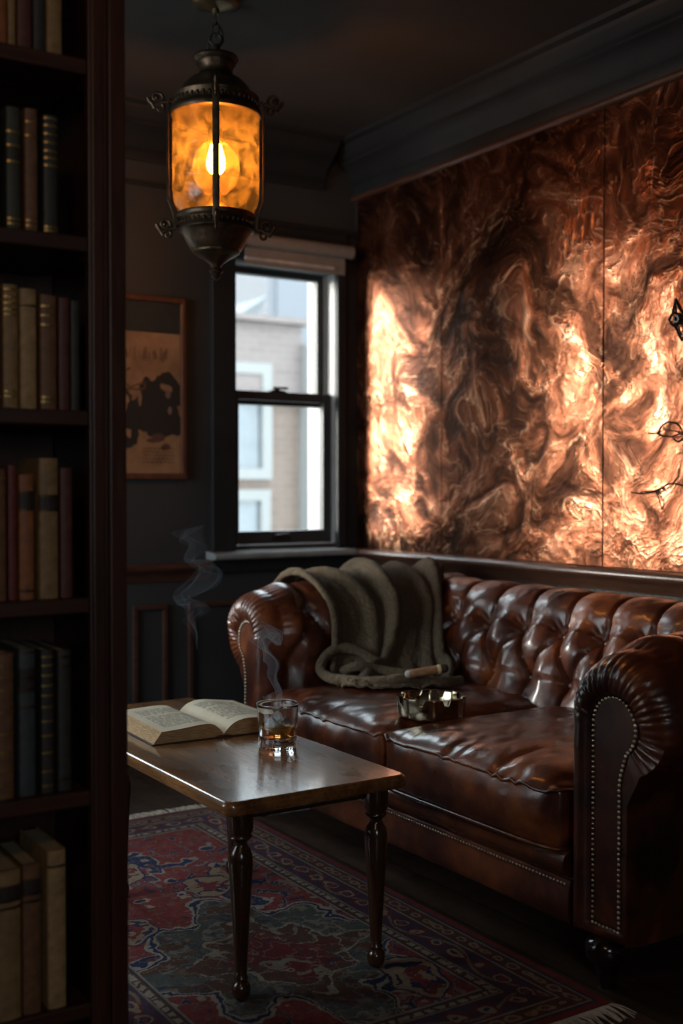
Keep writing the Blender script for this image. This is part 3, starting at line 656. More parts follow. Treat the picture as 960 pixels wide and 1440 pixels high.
# ------------------------------------------------------------------ coffee table
TZ, TT = .48, .034
tb = thing('coffee_table', (0, 0, 0), 'narrow dark wooden coffee table with turned legs on the Persian rug', 'table')
tb.location = (1.40, 2.88, 0)
def rrect(x0, x1, y0, y1, r, n=5):
    pts = []
    for cx, cy, a0 in ((x1-r, y1-r, 0), (x0+r, y1-r, PI/2), (x0+r, y0+r, PI), (x1-r, y0+r, 3*PI/2)):
        for k in range(n+1): a = a0+PI/2*k/n; pts.append((cx+r*math.cos(a), cy+r*math.sin(a)))
    return pts
X0, X1, Y0, Y1 = 1.152-1.40, 1.652-1.40, 2.262-2.88, 3.50-2.88
MB().prism(rrect(X0, X1, Y0, Y1, .028), 2, TZ-TT, TZ).build('tabletop', TABLETOP, tb, bevel=.0115, bseg=4)
ap = MB(); e_ = .058
ap.box(X0+e_, X1-e_, Y0+.072, Y0+.09, TZ-TT-.03, TZ-TT).box(X0+e_, X0+e_+.018, Y0+.09, .20, TZ-TT-.03, TZ-TT).box(X1-e_-.018, X1-e_, Y0+.09, .20, TZ-TT-.03, TZ-TT)
ap.build('apron', LEGWOOD, tb, smooth=False, bevel=.002)
H = TZ-TT
lp = [(.013,.0), (.017,.004), (.0215,.014), (.0225,.026), (.019,.038), (.013,.044), (.0165,.048), (.0165,.052), (.0135,.056), (.0145,.08), (.019,.16), (.0245,.26), (.0285,.315), (.0275,.335), (.023,.352), (.016,.362),
      (.0145,.368), (.017,.374), (.024,.379), (.0265,.384), (.024,.389), (.026,.394), (.029,.400), (.0295,H-.0005)]
for x, y in ((1.215, 2.318), (1.578, 2.302), (1.235, 3.09), (1.590, 3.085)):
    zb = .0105; MB().lathe([(r, zb+z*(H-zb)/H) for r, z in lp], 32, (x-1.40, y-2.88, 0)).build('leg', LEGWOOD, tb)

# ------------------------------------------------------------------ open book
ob = thing('open_book', (1.462, 3.045, TZ), 'thick old book lying open with yellowed pages on the coffee table', 'book', rz=math.radians(-2))
def page_mat():
    M = Mat('printed_page'); c = M.n('ShaderNodeTexCoord'); sp = M.n('ShaderNodeSeparateXYZ'); M.l(c.outputs['Object'], sp.inputs[0])
    ax = M.math('ABSOLUTE', sp.outputs[0]); y = sp.outputs[1]
    inx = M.math('MULTIPLY', M.math('GREATER_THAN', ax, .035), M.math('LESS_THAN', ax, .158))
    iny = M.math('MULTIPLY', M.math('GREATER_THAN', y, -.120), M.math('LESS_THAN', y, .125))
    line = M.math('GREATER_THAN', M.math('FRACT', M.math('MULTIPLY', y, 150)), .45)
    wd = M.math('GREATER_THAN', M.noise(M.co(scale=(1, .12, .1)), 330, 1), .44)
    gap = M.math('SUBTRACT', 1, M.math('MULTIPLY', M.math('GREATER_THAN', y, .035), M.math('LESS_THAN', y, .047)))
    f = M.math('MULTIPLY', M.math('MULTIPLY', inx, iny), M.math('MULTIPLY', M.math('MULTIPLY', line, wd), gap))
    base = M.ramp(M.noise(M.co(), 14, 4), [(.3, (.78, .62, .43)), (.7, (.86, .72, .53))])
    return M.pbr(M.mix(M.math('MULTIPLY', f, .8), base, (.10, .075, .05)), .8)
PAGE = page_mat()
def edge_mat():
    M = Mat('page_edge_leaves'); f = M.noise(M.co(scale=(.05, .05, 1)), 900, 2)
    return M.pbr(M.ramp(f, [(.35, (.36, .20, .085)), (.65, (.66, .42, .21))]), .8)
PEDGE = edge_mat(); BCOV = simple('book_cover_dark', (.05, .025, .02), .5, 0, 40, .2, .1)
hl = .165
for sg, nm in ((-1, 'left_pages'), (1, 'right_pages')):
    top = cr([(0, .010), (.012, .024), (.035, .040), (.07, .0475 if sg > 0 else .043), (.12, .044 if sg > 0 else .040), (.185, .036 if sg > 0 else .036)], 26)
    m_ = MB(); G = []
    for i, (x, z) in enumerate(top): G.append([(sg*x, y, z+.0015*math.sin(y*9+x*20)*sg) for y in np.linspace(-hl, hl, 10)])
    G = np.array(G); m_.grid(G, mi=0)
    n = len(top)
    for j, y in ((0, -hl), (9, hl)):
        b = len(m_.v); m_.v += [tuple(G[i][j]) for i in range(n)] + [(sg*(.004+.204*i/(n-1)), y, .0035) for i in range(n)]
        for i in range(n-1): m_.f.append((b+i, b+i+1, b+n+i+1, b+n+i)); m_.m.append(1)
    b = len(m_.v); m_.v += [tuple(G[-1][j]) for j in range(10)] + [(sg*.208, y, .0035) for y in np.linspace(-hl, hl, 10)]
    for j in range(9): m_.f.append((b+j, b+j+1, b+10+j+1, b+10+j)); m_.m.append(1)
    m_.add([(sg*.004, -hl, .0035), (sg*.208, -hl, .0035), (sg*.208, hl, .0035), (sg*.004, hl, .0035)], [(0,1,2,3)], 1)
    m_.build(nm, [PAGE, PEDGE], ob, weld=True)
cv = MB(); cv.prism([(-.214, .0), (.214, 0), (.214, .0032), (.03, .0032), (.012, .008), (-.012, .008), (-.03, .0032), (-.214, .0032)], 1, -hl-.005, hl+.005); cv.build('cover', BCOV, ob, smooth=False, bevel=.001)

# ------------------------------------------------------------------ whisky tumbler
gx, gy = 1.522, 2.690
gt = thing('whisky_tumbler', (gx, gy, TZ), 'cut crystal tumbler of amber whisky with ice on the coffee table', 'glass')
def clear_mat(name, tint, ior, tl, tlc):
    M = Mat(name); tr = M.n('ShaderNodeBsdfTransparent'); tr.inputs[0].default_value = (*tint, 1); d = M.n('ShaderNodeBsdfTranslucent'); d.inputs[0].default_value = (*tlc, 1)
    gl = M.n('ShaderNodeBsdfGlossy'); gl.inputs['Roughness'].default_value = .03; fr = M.n('ShaderNodeFresnel'); fr.inputs[0].default_value = ior
    a = M.n('ShaderNodeMixShader'); a.inputs[0].default_value = tl; M.l(tr.outputs[0], a.inputs[1]); M.l(d.outputs[0], a.inputs[2])
    b = M.n('ShaderNodeMixShader'); M.l(thinf(M, fr), b.inputs[0]); M.l(a.outputs[0], b.inputs[1]); M.l(gl.outputs[0], b.inputs[2]); M.l(b.outputs[0], M.out.inputs[0]); return M.m
M = Mat('crystal_cut'); M.pbr((.98, .98, .98), .0, 0, None, Transmission_Weight=1.0, IOR=1.5); CRY = M.m
def tumb():
    n = 60; outer = [(.047,.0), (.0498,.002), (.0508,.008), (.0512,.024), (.0520,.032), (.0535,.07), (.0562,.112), (.0568,.1185), (.0562,.1205)]
    inner = [(.0548,.1195), (.0532,.112), (.0505,.07), (.0475,.038), (.044,.030), (.02,.0275), (.0005,.027)]
    m_ = MB(); P = []
    for r, z in outer:
        fac = 1 if z < .09 else max(0, 1-(z-.09)/.02)
        dp = (.0030 if z < .03 else .0013)*fac*(0 if z < .001 else 1)
        P.append([((r-dp*abs(math.sin(6*2*PI*k/n)))*math.cos(2*PI*k/n), (r-dp*abs(math.sin(6*2*PI*k/n)))*math.sin(2*PI*k/n), z) for k in range(n)])
    for r, z in inner: P.append([(r*math.cos(2*PI*k/n), r*math.sin(2*PI*k/n), z) for k in range(n)])
    P.insert(0, [(.0005*math.cos(2*PI*k/n), .0005*math.sin(2*PI*k/n), .001) for k in range(n)])
    m_.grid(P, cv=True); o = m_.build('tumbler_glass', CRY, gt); MB().tube([(.0558*math.cos(a), .0558*math.sin(a), .1195) for a in np.linspace(0, 2*PI, 49)[:-1]], .0014, 8, closed=True).build('rim', clear_mat('rim_highlight', (.9, .9, .9), 2.2, .45, (.95, .95, .95)), o); return o  # white translucent rim imitates light caught on the glass edge
tumb()
M = Mat('whisky'); M.pbr((1.0, .50, .10), .0, 0, None, Transmission_Weight=.82, IOR=1.36); WH = M.m
va = M.n('ShaderNodeVolumeAbsorption'); va.inputs[0].default_value = (.93, .42, .06, 1); va.inputs[1].default_value = 6; M.l(va.outputs[0], M.out.inputs['Volume'])
MB().lathe([(.0005,.0277), (.02,.0282), (.0436,.0306), (.0470,.0385), (.0490,.0595), (.0482,.0602), (.0005,.0602)], 48).build('whisky', WH, gt)
M = Mat('ice'); M.pbr((.95, .97, .98), .06, 0, M.bump(M.noise(M.co(), 90, 3), .5, .004), Transmission_Weight=.62, IOR=1.31); ICE = M.m
for k, (x, y, z, s, r_) in enumerate(((-.014,-.010,.062,.0165,(.4,.5,.2)), (.019,-.006,.060,.015,(.9,.2,.7)), (.003,.018,.061,.017,(.2,.9,.4)), (.002,-.002,.078,.013,(.6,.7,.1)))):
    b = MB().box(-s, s, -s, s, -s*.85, s*.85); Rm = Matrix.Translation((x, y, z)) @ Matrix.Rotation(r_[0], 4, 'X') @ Matrix.Rotation(r_[1], 4, 'Y') @ Matrix.Rotation(r_[2], 4, 'Z')
    b.v = [tuple(Rm @ Vector([c*(1+.12*random.uniform(-1,1)) for c in v])) for v in b.v]; b.build('ice_cube', ICE, gt, bevel=.0035, bseg=3)
# damp ring marks on the table top are part of its surface wear
# ------------------------------------------------------------------ sofa
sf = thing('chesterfield_sofa', (0, 0, 0), 'deep-buttoned brown leather chesterfield sofa below the copper wall', 'sofa')
SFX, SFY = 2.45, 2.775
sf.location = (SFX, SFY, 0)
def shift(mb): mb.v = [(x-SFX, y-SFY, z) for x, y, z in mb.v]; return mb
def tuft(u, v, du, dv, top_fade=True, D=.045, C=.017, rb=.050, vmin=None):
    """height of a diamond-buttoned surface; buttons at v=0 and v=-dv rows"""
    a = u/du+v/(2*dv); b = u/du-v/(2*dv)
    # nearest button
    best = 9
    for j in (0, -1):
        uo = (.5*du if j % 2 else 0); du_ = (u-uo+du/2) % du - du/2; d = math.hypot(du_, (v-j*dv)); best = min(best, d)
    hgt = D*(1-math.exp(-(best/rb)**1.35))
    sa, sb = abs(math.sin(PI*a)), abs(math.sin(PI*b)); su = abs(math.sin(PI*u/du)); sl = abs(math.sin(PI*(u/du+.5)))
    w = .11
    if v > 0: cz = C*1.0*math.exp(-(su/.11)**2)*max(0, 1-v/(dv*2.4)); pill = D*.35*su**.7*max(0, 1-v/(dv*2.6))
    elif v < -dv: cz = C*math.exp(-(sl/.11)**2); pill = D*.3*sl**.7
    else: cz = C*max(math.exp(-(sa/w)**2), math.exp(-(sb/w)**2)); pill = D*.5*(sa*sb)**.45
    # fine gathers radiating from buttons
    return hgt+pill-cz
def wr(p, s, a, seed=0): return a*noise.fractal(Vector((p[0]*s+seed, p[1]*s, p[2]*s)), .8, 2.0, 3)
def gath(u, v, du, dv):
    g = 0
    for j in (0, -1):
        uo = (.5*du if j % 2 else 0); x = (u-uo+du/2) % du - du/2; y = v-j*dv; d = math.hypot(x, y)
        if d < .075: g += .0030*math.sin(math.atan2(y, x)*13+j*2+math.floor((u-uo)/du+.5)*1.7)*math.exp(-((d-.03)/.022)**2)
    return g

# --- back
prof = [(2.60,.36), (2.590,.44), (2.612,.53), (2.648,.62), (2.683,.69)]
for k in range(13):
    a = math.radians(157-k*18); prof.append((2.835+.128*math.cos(a), .677+.128*math.sin(a)))
pr = cr(prof, 150); seg = np.r_[0, np.cumsum(np.hypot(*np.diff(pr, axis=0).T))]
vtop = seg[np.argmin(np.hypot(pr[:,0]-2.68, pr[:,1]-.705))]
tan_ = np.gradient(pr, axis=0); nrm = np.stack([-tan_[:,1], tan_[:,0]], 1); nrm /= np.linalg.norm(nrm, axis=1)[:, None]
DU, DV = .1885, .165
ys = np.arange(1.92, 3.72, .0068); G = []
for y in ys:
    row = []
    for i in range(len(pr)):
        v = seg[i]-vtop; h = tuft(y-3.205, v, DU, DV)-.028+gath(y-3.205, v, DU, DV)
        edge = min(1, max(0, seg[i]/.05))*min(1, max(0, (seg[-1]-seg[i])/.12)); h *= edge
        p = (pr[i,0]+nrm[i,0]*h, y, pr[i,1]+nrm[i,1]*h); h2 = wr(p, 9, .004, 3)*edge
        row.append((p[0]+nrm[i,0]*h2, y, p[2]+nrm[i,1]*h2))
    row += [(2.93, y, .50), (2.945, y, .30), (2.945, y, .12), (2.66, y, .12)]
    G.append(row)
m_ = MB(); m_.grid(G, cv=True); n_ = len(G[0]); b_ = len(m_.v)
m_.f += [tuple(range(n_)), tuple(range(b_-n_, b_))[::-1]]; m_.m += [0, 0]
shift(m_).build('backrest', LEATHER, sf)
# --- back buttons
def button(x, y, z, nx, nz, ny=0):
    b = MB(); b.sphere((0,0,0), .0095, 12, 8, sz=(1,1,.55)); q = Vector((0,0,1)).rotation_difference(Vector((nx, ny, nz))).to_matrix().to_4x4()
    b.v = [tuple(Matrix.Translation((x-SFX, y-SFY, z)) @ q @ Vector(v)) for v in b.v]; b.build('button', LEATHER, sf)
for j, off in ((0, 0), (-1, .5)):
    i = int(np.argmin(np.abs(seg-(vtop+j*DV))))
    for k in range(-7, 3):
        y = 3.205+(k+off)*DU
        if 2.08 < y < 3.48: button(pr[i,0]+nrm[i,0]*-.026, y, pr[i,1]+nrm[i,1]*-.026, nrm[i,0], nrm[i,1])

# --- arms
def arm(yin, sg, xf, seed):
    """yin inner face; sg outward direction in y"""
    NI, NA, NO = 26, 110, 16
    sec = [(0, .12+(.535)*k/NI) for k in range(NI)]
    sec += [(.155+.155*math.cos(math.radians(180-k*245/NA)), .655+.15*math.sin(math.radians(180-k*245/NA))) for k in range(NA+1)]
    e = sec[-1]; sec += [(e[0]+(.178-e[0])*min(1, k/3), e[1]+(.12-e[1])*(k/NO)**1.0) for k in range(1, NO+1)]
    pan = [(.070, .155+(.47)*k/NI) for k in range(NI)]
    pan += [(.140+.070*math.cos(math.radians(180-k*235/NA)), .628+.068*math.sin(math.radians(180-k*235/NA))) for k in range(NA+1)]
    e = pan[-1]; pan += [(e[0]+(.158-e[0])*min(1, k/2.5), e[1]+(.155-e[1])*(k/NO)) for k in range(1, NO+1)]
    sec = np.array(sec); pan = np.array(pan); n = len(sec)
    sl = np.r_[0, np.cumsum(np.hypot(*np.diff(sec, axis=0).T))]
    tg = np.gradient(sec, axis=0); nr = np.stack([-tg[:,1], tg[:,0]], 1); nr /= np.linalg.norm(nr, axis=1)[:, None]   # outward of roll (up on inner side)
    if nr[5,0] > 0: nr = -nr
    vt = sl[np.argmin(np.abs(sl-(sl[NI]+.075)))]
    rings = []
    arcw = np.array([min(1, max(0, (i-NI+6)/10))*min(1, max(0, (NI+NA+3-i)/5)) for i in range(n)])
    rnd = np.random.default_rng(seed); ph = np.cumsum(.6+.8*rnd.random(n))*1.5
    pl = np.abs(np.sin(ph*.5))**.45
    for rf, dx in ((0,.034), (.03,.012), (.14,-.006), (.32,-.014), (.52,-.013), (.70,-.003), (.84,.014), (.94,.036), (1.0,.062)):
        ring = []
        for i in range(n):
            p = pan[i]*(1-rf)+sec[i]*rf; a = arcw[i]*.0085*(pl[i]-.8)*math.sin(PI*min(1, rf*.9+.12))
            k_ = min(1, max(0, (i-(NI+NA-44))/34)); dx_ = dx+(max(dx, .014)-dx)*k_*k_*(3-2*k_)     # the outer post edge is flat, so its nails stand free
            ring.append((xf+dx_-a*1.2, yin+sg*(p[0]+nr[i,0]*a), p[1]+nr[i,1]*a))
        rings.append(ring)
    xs_ = np.arange(xf+.075, 2.93, .0095)
    for x in xs_:
        ring = []
        fd = min(1, (x-xf-.075)/.07); pf = max(0, 1-(x-xf-.06)/.075)
        for i in range(n):
            u = x-(xf+.20); v = sl[i]-vt
            h = (tuft(u, v, .215, .17, D=.040, C=.011)-.020)*fd if i < NI+NA*.62 else 0
            if i >= NI+NA*.62: h = 0
            elif i > NI+NA*.40: h *= (NI+NA*.62-i)/(NA*.22)
            if sl[i] < .25: h *= sl[i]/.25
            a = arcw[i]*.007*(pl[i]-.8)*pf
            q = (x, yin+sg*sec[i,0], sec[i,1]); h += a+wr(q, 8, .0045, seed)*min(1, sl[i]/.1)
            ring.append((x, q[1]+sg*nr[i,0]*h, q[2]+nr[i,1]*h))
        rings.append(ring)
    m_ = MB(); m_.grid(rings, cv=True); b = len(m_.v); m_.f += [tuple(range(n)), tuple(range(b-n, b))[::-1]]; m_.m += [0, 0]
    o = shift(m_).build('armrest', LEATHER, sf)
    # front facing plate
    fp = MB(); k0 = .985
    c0 = pan.mean(0)
    V = [(xf+.020, yin+sg*p[0], p[1]) for p in pan]; V2 = [(xf+.012, yin+sg*(p[0]+(.120-p[0])*.07), p[1]+(.5-p[1])*.015) for p in pan]; V3 = [(xf+.036, yin+sg*p[0], p[1]) for p in pan]
    fp.grid([V3, V, V2], cv=True); b = len(fp.v); fp.f.append(tuple(range(b-n, b))); fp.m.append(0); fp.f.append(tuple(range(n))); fp.m.append(0)
    fpo = shift(fp).build('front_facing', LEATHER, o, smooth=False)
    # nails along the plate outline
    line = [tuple(p) for p in pan[1:]]+[tuple(pan[0])]; line = np.array([(p[0]*1.0, p[1]) for p in pan] + [tuple(pan[0])])
    sl2 = np.r_[0, np.cumsum(np.hypot(*np.diff(line, axis=0).T))]; nn = int(sl2[-1]/.0122); nm = MB()
    for k in range(nn):
        s_ = sl2[-1]*k/nn; y = np.interp(s_, sl2, line[:,0]); z = np.interp(s_, sl2, line[:,1]); nm.sphere((xf+.009, yin+sg*(y+(.120-y)*.06), z), .0042, 8, 6, sz=(.8,1,1))
    no = shift(nm).build('nail_trim', NAIL, o); 
    for j, off in ((0, 0), (-1, .5)):
        i = int(np.argmin(np.abs(sl-(vt+j*.17))))
        for k in range(0, 4):
            x = xf+.20+(k+off)*.215
            if x < 2.62: button(x, yin+sg*(sec[i,0]-nr[i,0]*.019), sec[i,1]-nr[i,1]*.019, 0, nr[i,1], sg*nr[i,0])
arm(2.02, -1, 1.945, 11)
arm(3.535, 1, 1.945, 23)

# --- seat cushions
def cushion(y0, y1, seed):
    x0, x1, zb, zt = 1.915, 2.66, .305, .475; cx, cy, cz = (x0+x1)/2, (y0+y1)/2, (zb+zt)/2; a, b, c = (x1-x0)/2, (y1-y0)/2, (zt-zb)/2
    n = 44; m_ = MB()
    def pt(u, v, w):   # cube coords -1..1
        # rounded box with domed top
        x = cx+a*u; y = cy+b*v; z = cz+c*w
        edge = max(abs(u), abs(v)); 
        dome = (1-u*u)*(1-v*v)
        if w > 0: z += w*(.030*dome**.6-.026*(max(abs(u)**9, abs(v)**9)))
        else: z += w*(.01*dome)
        bul = 1-w*w
        if abs(u) > .97: x += math.copysign(.020, u)*bul*(1-v**4)
        if abs(v) > .97: y += math.copysign(.006, v)*bul
        # pull corners in
        cornr = (abs(u)**8)*(abs(v)**8); x -= math.copysign(.02, u)*cornr; y -= math.copysign(.012, v)*cornr
        wv = 0
        if w > -.3:
            s1 = abs(noise.noise(Vector((x*7+seed, y*20, seed)))); s2 = noise.noise(Vector((x*16, y*34+seed, 2.2)))
            wv = -.010*math.exp(-(s1/.10)**2)*(.25+.75*abs(u))*(1 if w > .9 else .5)+.0028*s2+.005*noise.noise(Vector((x*5, y*6, seed)))
        z += wv*max(0, w)
        if abs(u) > .97: x += wv*1.1*(1-abs(w))+.006*noise.noise(Vector((seed, y*26, z*9)))*(1-w*w)
        return (x, y, z)
    faces = []
    L_ = np.linspace(-1, 1, n); W_ = np.linspace(-1, 1, 14)
    m_.grid([[pt(u, v, 1) for v in L_] for u in L_]); m_.grid([[pt(u, v, -1) for v in L_] for u in L_])
    for s in (-1, 1):
        m_.grid([[pt(s, v, w) for w in W_] for v in L_]); m_.grid([[pt(u, s, w) for w in W_] for u in L_])
    o = shift(m_).build('seat_cushion', LEATHER, sf, weld=True)
    md = o.modifiers.new('sm', 'SUBSURF'); md.levels = 1; md.render_levels = 1
    for w in (1, -1):
        q = [pt(-1, v, w) for v in L_]+[pt(u, 1, w) for u in L_[1:]]+[pt(1, v, w) for v in L_[::-1][1:]]+[pt(u, -1, w) for u in L_[::-1][1:-1]]
        q = [(p[0]-SFX+(-.004 if p[0] < cx else 0), p[1]-SFY, p[2]) for p in q]
        MB().tube(q, .0048, 8, closed=True).build('piping', LEATHER, o)
cushion(2.032, 2.782, 1.7)
cushion(2.792, 3.525, 5.3)
# --- seat base, front roll, rail
m_ = MB(); m_.box(1.99, 2.70, 1.95, 3.60, .13, .30); shift(m_).build('seat_base', LEATHER, sf, smooth=False)
yy = np.linspace(2.016, 3.545, 90); G = []
for y in yy:
    ring = []
    for (x, z) in cr([(1.99,.302), (1.955,.306), (1.930,.296), (1.922,.275), (1.930,.253), (1.952,.243), (1.958,.236), (1.950,.228), (1.945,.20), (1.943,.16), (1.948,.13), (1.965,.122), (1.99,.122)], 40):
        h = wr((x, y, z), 8, .004, 9); ring.append((x-h, y, z))
    G.append(ring)
m_ = MB(); m_.grid(G, cv=True); n_ = len(G[0]); b_ = len(m_.v); m_.f += [tuple(range(n_)), tuple(range(b_-n_, b_))]; m_.m += [0, 0]
fr_ = shift(m_).build('front_rail', LEATHER, sf)
nm = MB()
for y in np.arange(2.03, 3.53, .0125): nm.sphere((1.944-SFX, y-SFY, .222), .0038, 8, 6, sz=(.7,1,1))
nm.build('nail_trim', NAIL, fr_)
for x, y in ((1.985, 1.93), (1.985, 3.62), (2.86, 1.93), (2.86, 3.62)):
    MB().lathe([(.020,.0), (.022,.008), (.024,.03), (.030,.050), (.040,.060), (.050,.075), (.053,.095), (.048,.112), (.034,.122), (.034,.128)], 32, (x-SFX, y-SFY, 0)).build('foot', BLACKWOOD, sf)

# ------------------------------------------------------------------ throw blanket
def throw_mat():
    M = Mat('wool_throw'); co = M.co(); a = M.noise(co, 260, 3, .7); b = M.noise(co, 70, 3, .6); c = M.noise(co, 6, 3)
    col = M.ramp(a, [(.3, (.085, .056, .032)), (.7, (.30, .21, .125))]); col = M.mix(M.ramp(c, [(.3, 0.), (.7, .3)]), col, (.06, .045, .03))
    nm = M.bump(a, 1.0, .005); nm = M.bump(b, .8, .012, nm); nm = M.bump(M.noise(M.co(scale=(.4,.4,1)), 130, 2), .8, .006, nm)
    M.pbr(col, .95, 0, nm, Sheen_Weight=.12, Sheen_Roughness=.5); M.p.inputs['Specular IOR Level'].default_value = .1; return M.m
THROW = throw_mat()
def throw():
    t = thing('throw_blanket', (2.45, 3.6, .5), 'fuzzy olive-brown wool throw draped over the far sofa arm', 'blanket')
    O = np.array((2.45, 3.6, .5))
    # key columns (w from left to right) of points from behind the arm, over it, down to the seat
    cols = [
     (0.0, [(2.13,3.875,.60), (2.13,3.855,.74), (2.14,3.78,.815), (2.15,3.69,.838), (2.17,3.59,.815), (2.20,3.515,.735), (2.20,3.495,.64), (2.19,3.48,.555), (2.18,3.45,.520), (2.15,3.41,.507), (2.13,3.36,.506), (2.13,3.31,.506)]),
     (.33, [(2.35,3.875,.60), (2.34,3.860,.75), (2.34,3.78,.825), (2.35,3.69,.848), (2.36,3.59,.825), (2.38,3.505,.745), (2.37,3.465,.64), (2.33,3.42,.555), (2.28,3.37,.518), (2.20,3.30,.510), (2.14,3.24,.510), (2.11,3.20,.510)]),
     (.66, [(2.60,3.875,.60), (2.58,3.865,.76), (2.57,3.78,.838), (2.57,3.69,.862), (2.57,3.58,.835), (2.56,3.48,.745), (2.52,3.42,.64), (2.47,3.36,.555), (2.42,3.29,.516), (2.33,3.21,.510), (2.25,3.16,.510), (2.22,3.11,.510)]),
     (1.0, [(2.90,3.80,.66), (2.90,3.75,.79), (2.86,3.70,.842), (2.80,3.63,.850), (2.735,3.565,.815), (2.67,3.49,.735), (2.625,3.425,.64), (2.58,3.34,.55), (2.545,3.25,.515), (2.49,3.17,.510), (2.42,3.11,.510), (2.36,3.06,.510)])]
    nv, nw = 110, 130
    K = [cr(c[1], nv) for c in cols]; ws = [c[0] for c in cols]
    G = np.zeros((nw, nv, 3))
    for j in range(nv):
        G[:, j] = cr([k[j] for k in K], nw)
    # folds: rounded ridges that fan out down the drape
    du = np.gradient(G, axis=0); dv = np.gradient(G, axis=1); N = np.cross(dv, du); N /= np.linalg.norm(N, axis=2, keepdims=True)+1e-9
    if N[nw//2, nv//3, 2] < 0: N = -N
    for i in range(nw):
        w = i/(nw-1)
        for j in range(nv):
            v = j/(nv-1)
            h = 0
            for c0, c1, wd, am in ((.03,.02,.040,.032), (.19,.34,.045,.030), (.52,.42,.038,.046), (.74,.82,.050,.018), (.95,.95,.050,.042), (.33,.62,.06,.010)):
                c = c0+(c1-c0)*min(1, max(0, (v-.15)/.55)); wob = .022*math.sin(v*6.5+c0*23)+.012*math.sin(v*15+c0*9)
                h += am*math.exp(-abs((w-c-wob)/wd)**2.2)
            band = min(1, v/.1)*min(1, max(.15, (.86-v)/.12+.15)) if v > .6 else min(1, v/.1)
            h = h*band*(1-.45*min(1, max(0, (v-.35)/.4))*(.5+.5*math.sin(c0*17)))+.010*noise.noise(Vector((w*9, v*7, 3)))+.004*noise.noise(Vector((w*30, v*30, 8)))
            # hem at the bottom swells into a rolled edge
            hem = math.exp(-((v-.965)/.020)**2)*(.012+.006*math.sin(w*11+.5)+.006*math.sin(w*5.2))
            dz = hem
            G[i, j] += N[i, j]*h; G[i, j, 2] += max(0, dz)
            if v > .72: G[i, j, 2] = max(G[i, j, 2], .505)
    m_ = MB(); m_.grid(G-O)
    o = m_.build('cloth', THROW, t)
    so = o.modifiers.new('so', 'SOLIDIFY'); so.thickness = .009; so.offset = 1
    # rolled side edge and the loop lying on the seat
    ed = [G[1, j]-O+np.array((0, 0, .004)) for j in range(14, 92, 3)]
    MB().tube([tuple(p) for p in ed], .013, 10).build('side_hem', THROW, t)
    ed = [G[nw-2, j]-O+np.array((0, 0, .006)) for j in range(14, 96, 3)]
    MB().tube([tuple(p) for p in ed], .014, 10).build('side_hem', THROW, t)
    lp_ = cr([(2.33,3.36,.545), (2.27,3.42,.595), (2.21,3.455,.605), (2.15,3.455,.580), (2.115,3.43,.54), (2.11,3.36,.522), (2.13,3.29,.522), (2.15,3.22,.524), (2.19,3.16,.530), (2.24,3.12,.540), (2.30,3.11,.532), (2.38,3.08,.522), (2.46,3.075,.520)], 90)
    rad = [.0185+.003*noise.noise(Vector((k*.2, 0, 0))) for k in range(90)]
    MB().tube([tuple(p-O) for p in lp_], rad, 14).build('rolled_fold', THROW, t)
    l2 = cr([(2.20,3.42,.525), (2.19,3.37,.545), (2.20,3.32,.56), (2.27,3.30,.545), (2.33,3.24,.535), (2.42,3.18,.53)], 40)
    MB().tube([tuple(p-O) for p in l2], .017, 12).build('rolled_fold', THROW, t)
throw()

# ------------------------------------------------------------------ ashtray and cigar
at_ = thing('ashtray', (2.125, 2.80, .4815), 'eight-sided polished brass ashtray with notched rim on the sofa seat', 'ashtray', rz=.2)
def ashtray():
    n = 96; P = []
    def oc(k, r):      # octagonal-ish radius
        a = 2*PI*k/n; m = (a % (PI/4))-PI/8; return r*(.955/ math.cos(m)*.5+.5)
    def notch(k):
        a = 2*PI*k/n+PI/8; m = abs(((a+PI/8) % (PI/4))-PI/8); return 1 if m < .075 else 0
    for r, z, nt in ((.0005,.0,0), (.088,0,0), (.0925,.002,0), (.0945,.007,0), (.0965,.030,0), (.0975,.053,1), (.099,.0575,1), (.0985,.060,1), (.089,.060,1), (.0865,.056,1), (.085,.030,0), (.082,.014,0), (.06,.010,0), (.0005,.008,0)):
        ring = []
        for k in range(n):
            a = 2*PI*k/n; R_ = oc(k, r); z_ = z-(.016 if nt and notch(k) else 0); ring.append((R_*math.cos(a), R_*math.sin(a), z_))
        P.append(ring)
    MB().grid(P, cv=True).build('tray', simple('polished_brass', (.42, .36, .25), .16, 1, 18, .12, .05), at_)
ashtray(); at_.scale = (1.07, 1.07, 1.07)
cg = tag(bpy.data.objects.new('cigar', None), 'half-smoked brown cigar with pale band resting on the throw hem', 'cigar'); COL.objects.link(cg)
c0, c1 = Vector((2.250, 3.105, .556)), Vector((2.362, 3.030, .578)); d = c1-c0; cg.location = c0; cg.scale = (1.3, 1.3, 1)
cg.rotation_euler = Vector((0,0,1)).rotation_difference(d).to_euler(); Lc = d.length
def wrapper():
    M = Mat('cigar_wrapper'); f = M.noise(M.co(scale=(1,1,.3)), 120, 4); return M.pbr(M.ramp(f, [(.3, (.20, .085, .035)), (.7, (.38, .19, .085))]), .7, 0, M.bump(f, .4, .002))
MB().lathe([(.0085,.010), (.0105,.014), (.0112,.03), (.0115,.07), (.0112,Lc-.018)], 20).build('body', wrapper(), cg)
MB().lathe([(.003,-.004), (.0075,-.001), (.0098,.006), (.0102,.012)], 20).build('ash', simple('cigar_ash', (.42, .38, .34), .9, 0, 200, .4, .5), cg)
MB().lathe([(.0117,Lc-.030), (.0121,Lc-.029), (.0121,Lc-.019), (.0117,Lc-.018)], 20).build('paper_band', simple('cigar_band', (.60, .42, .20), .5), cg)
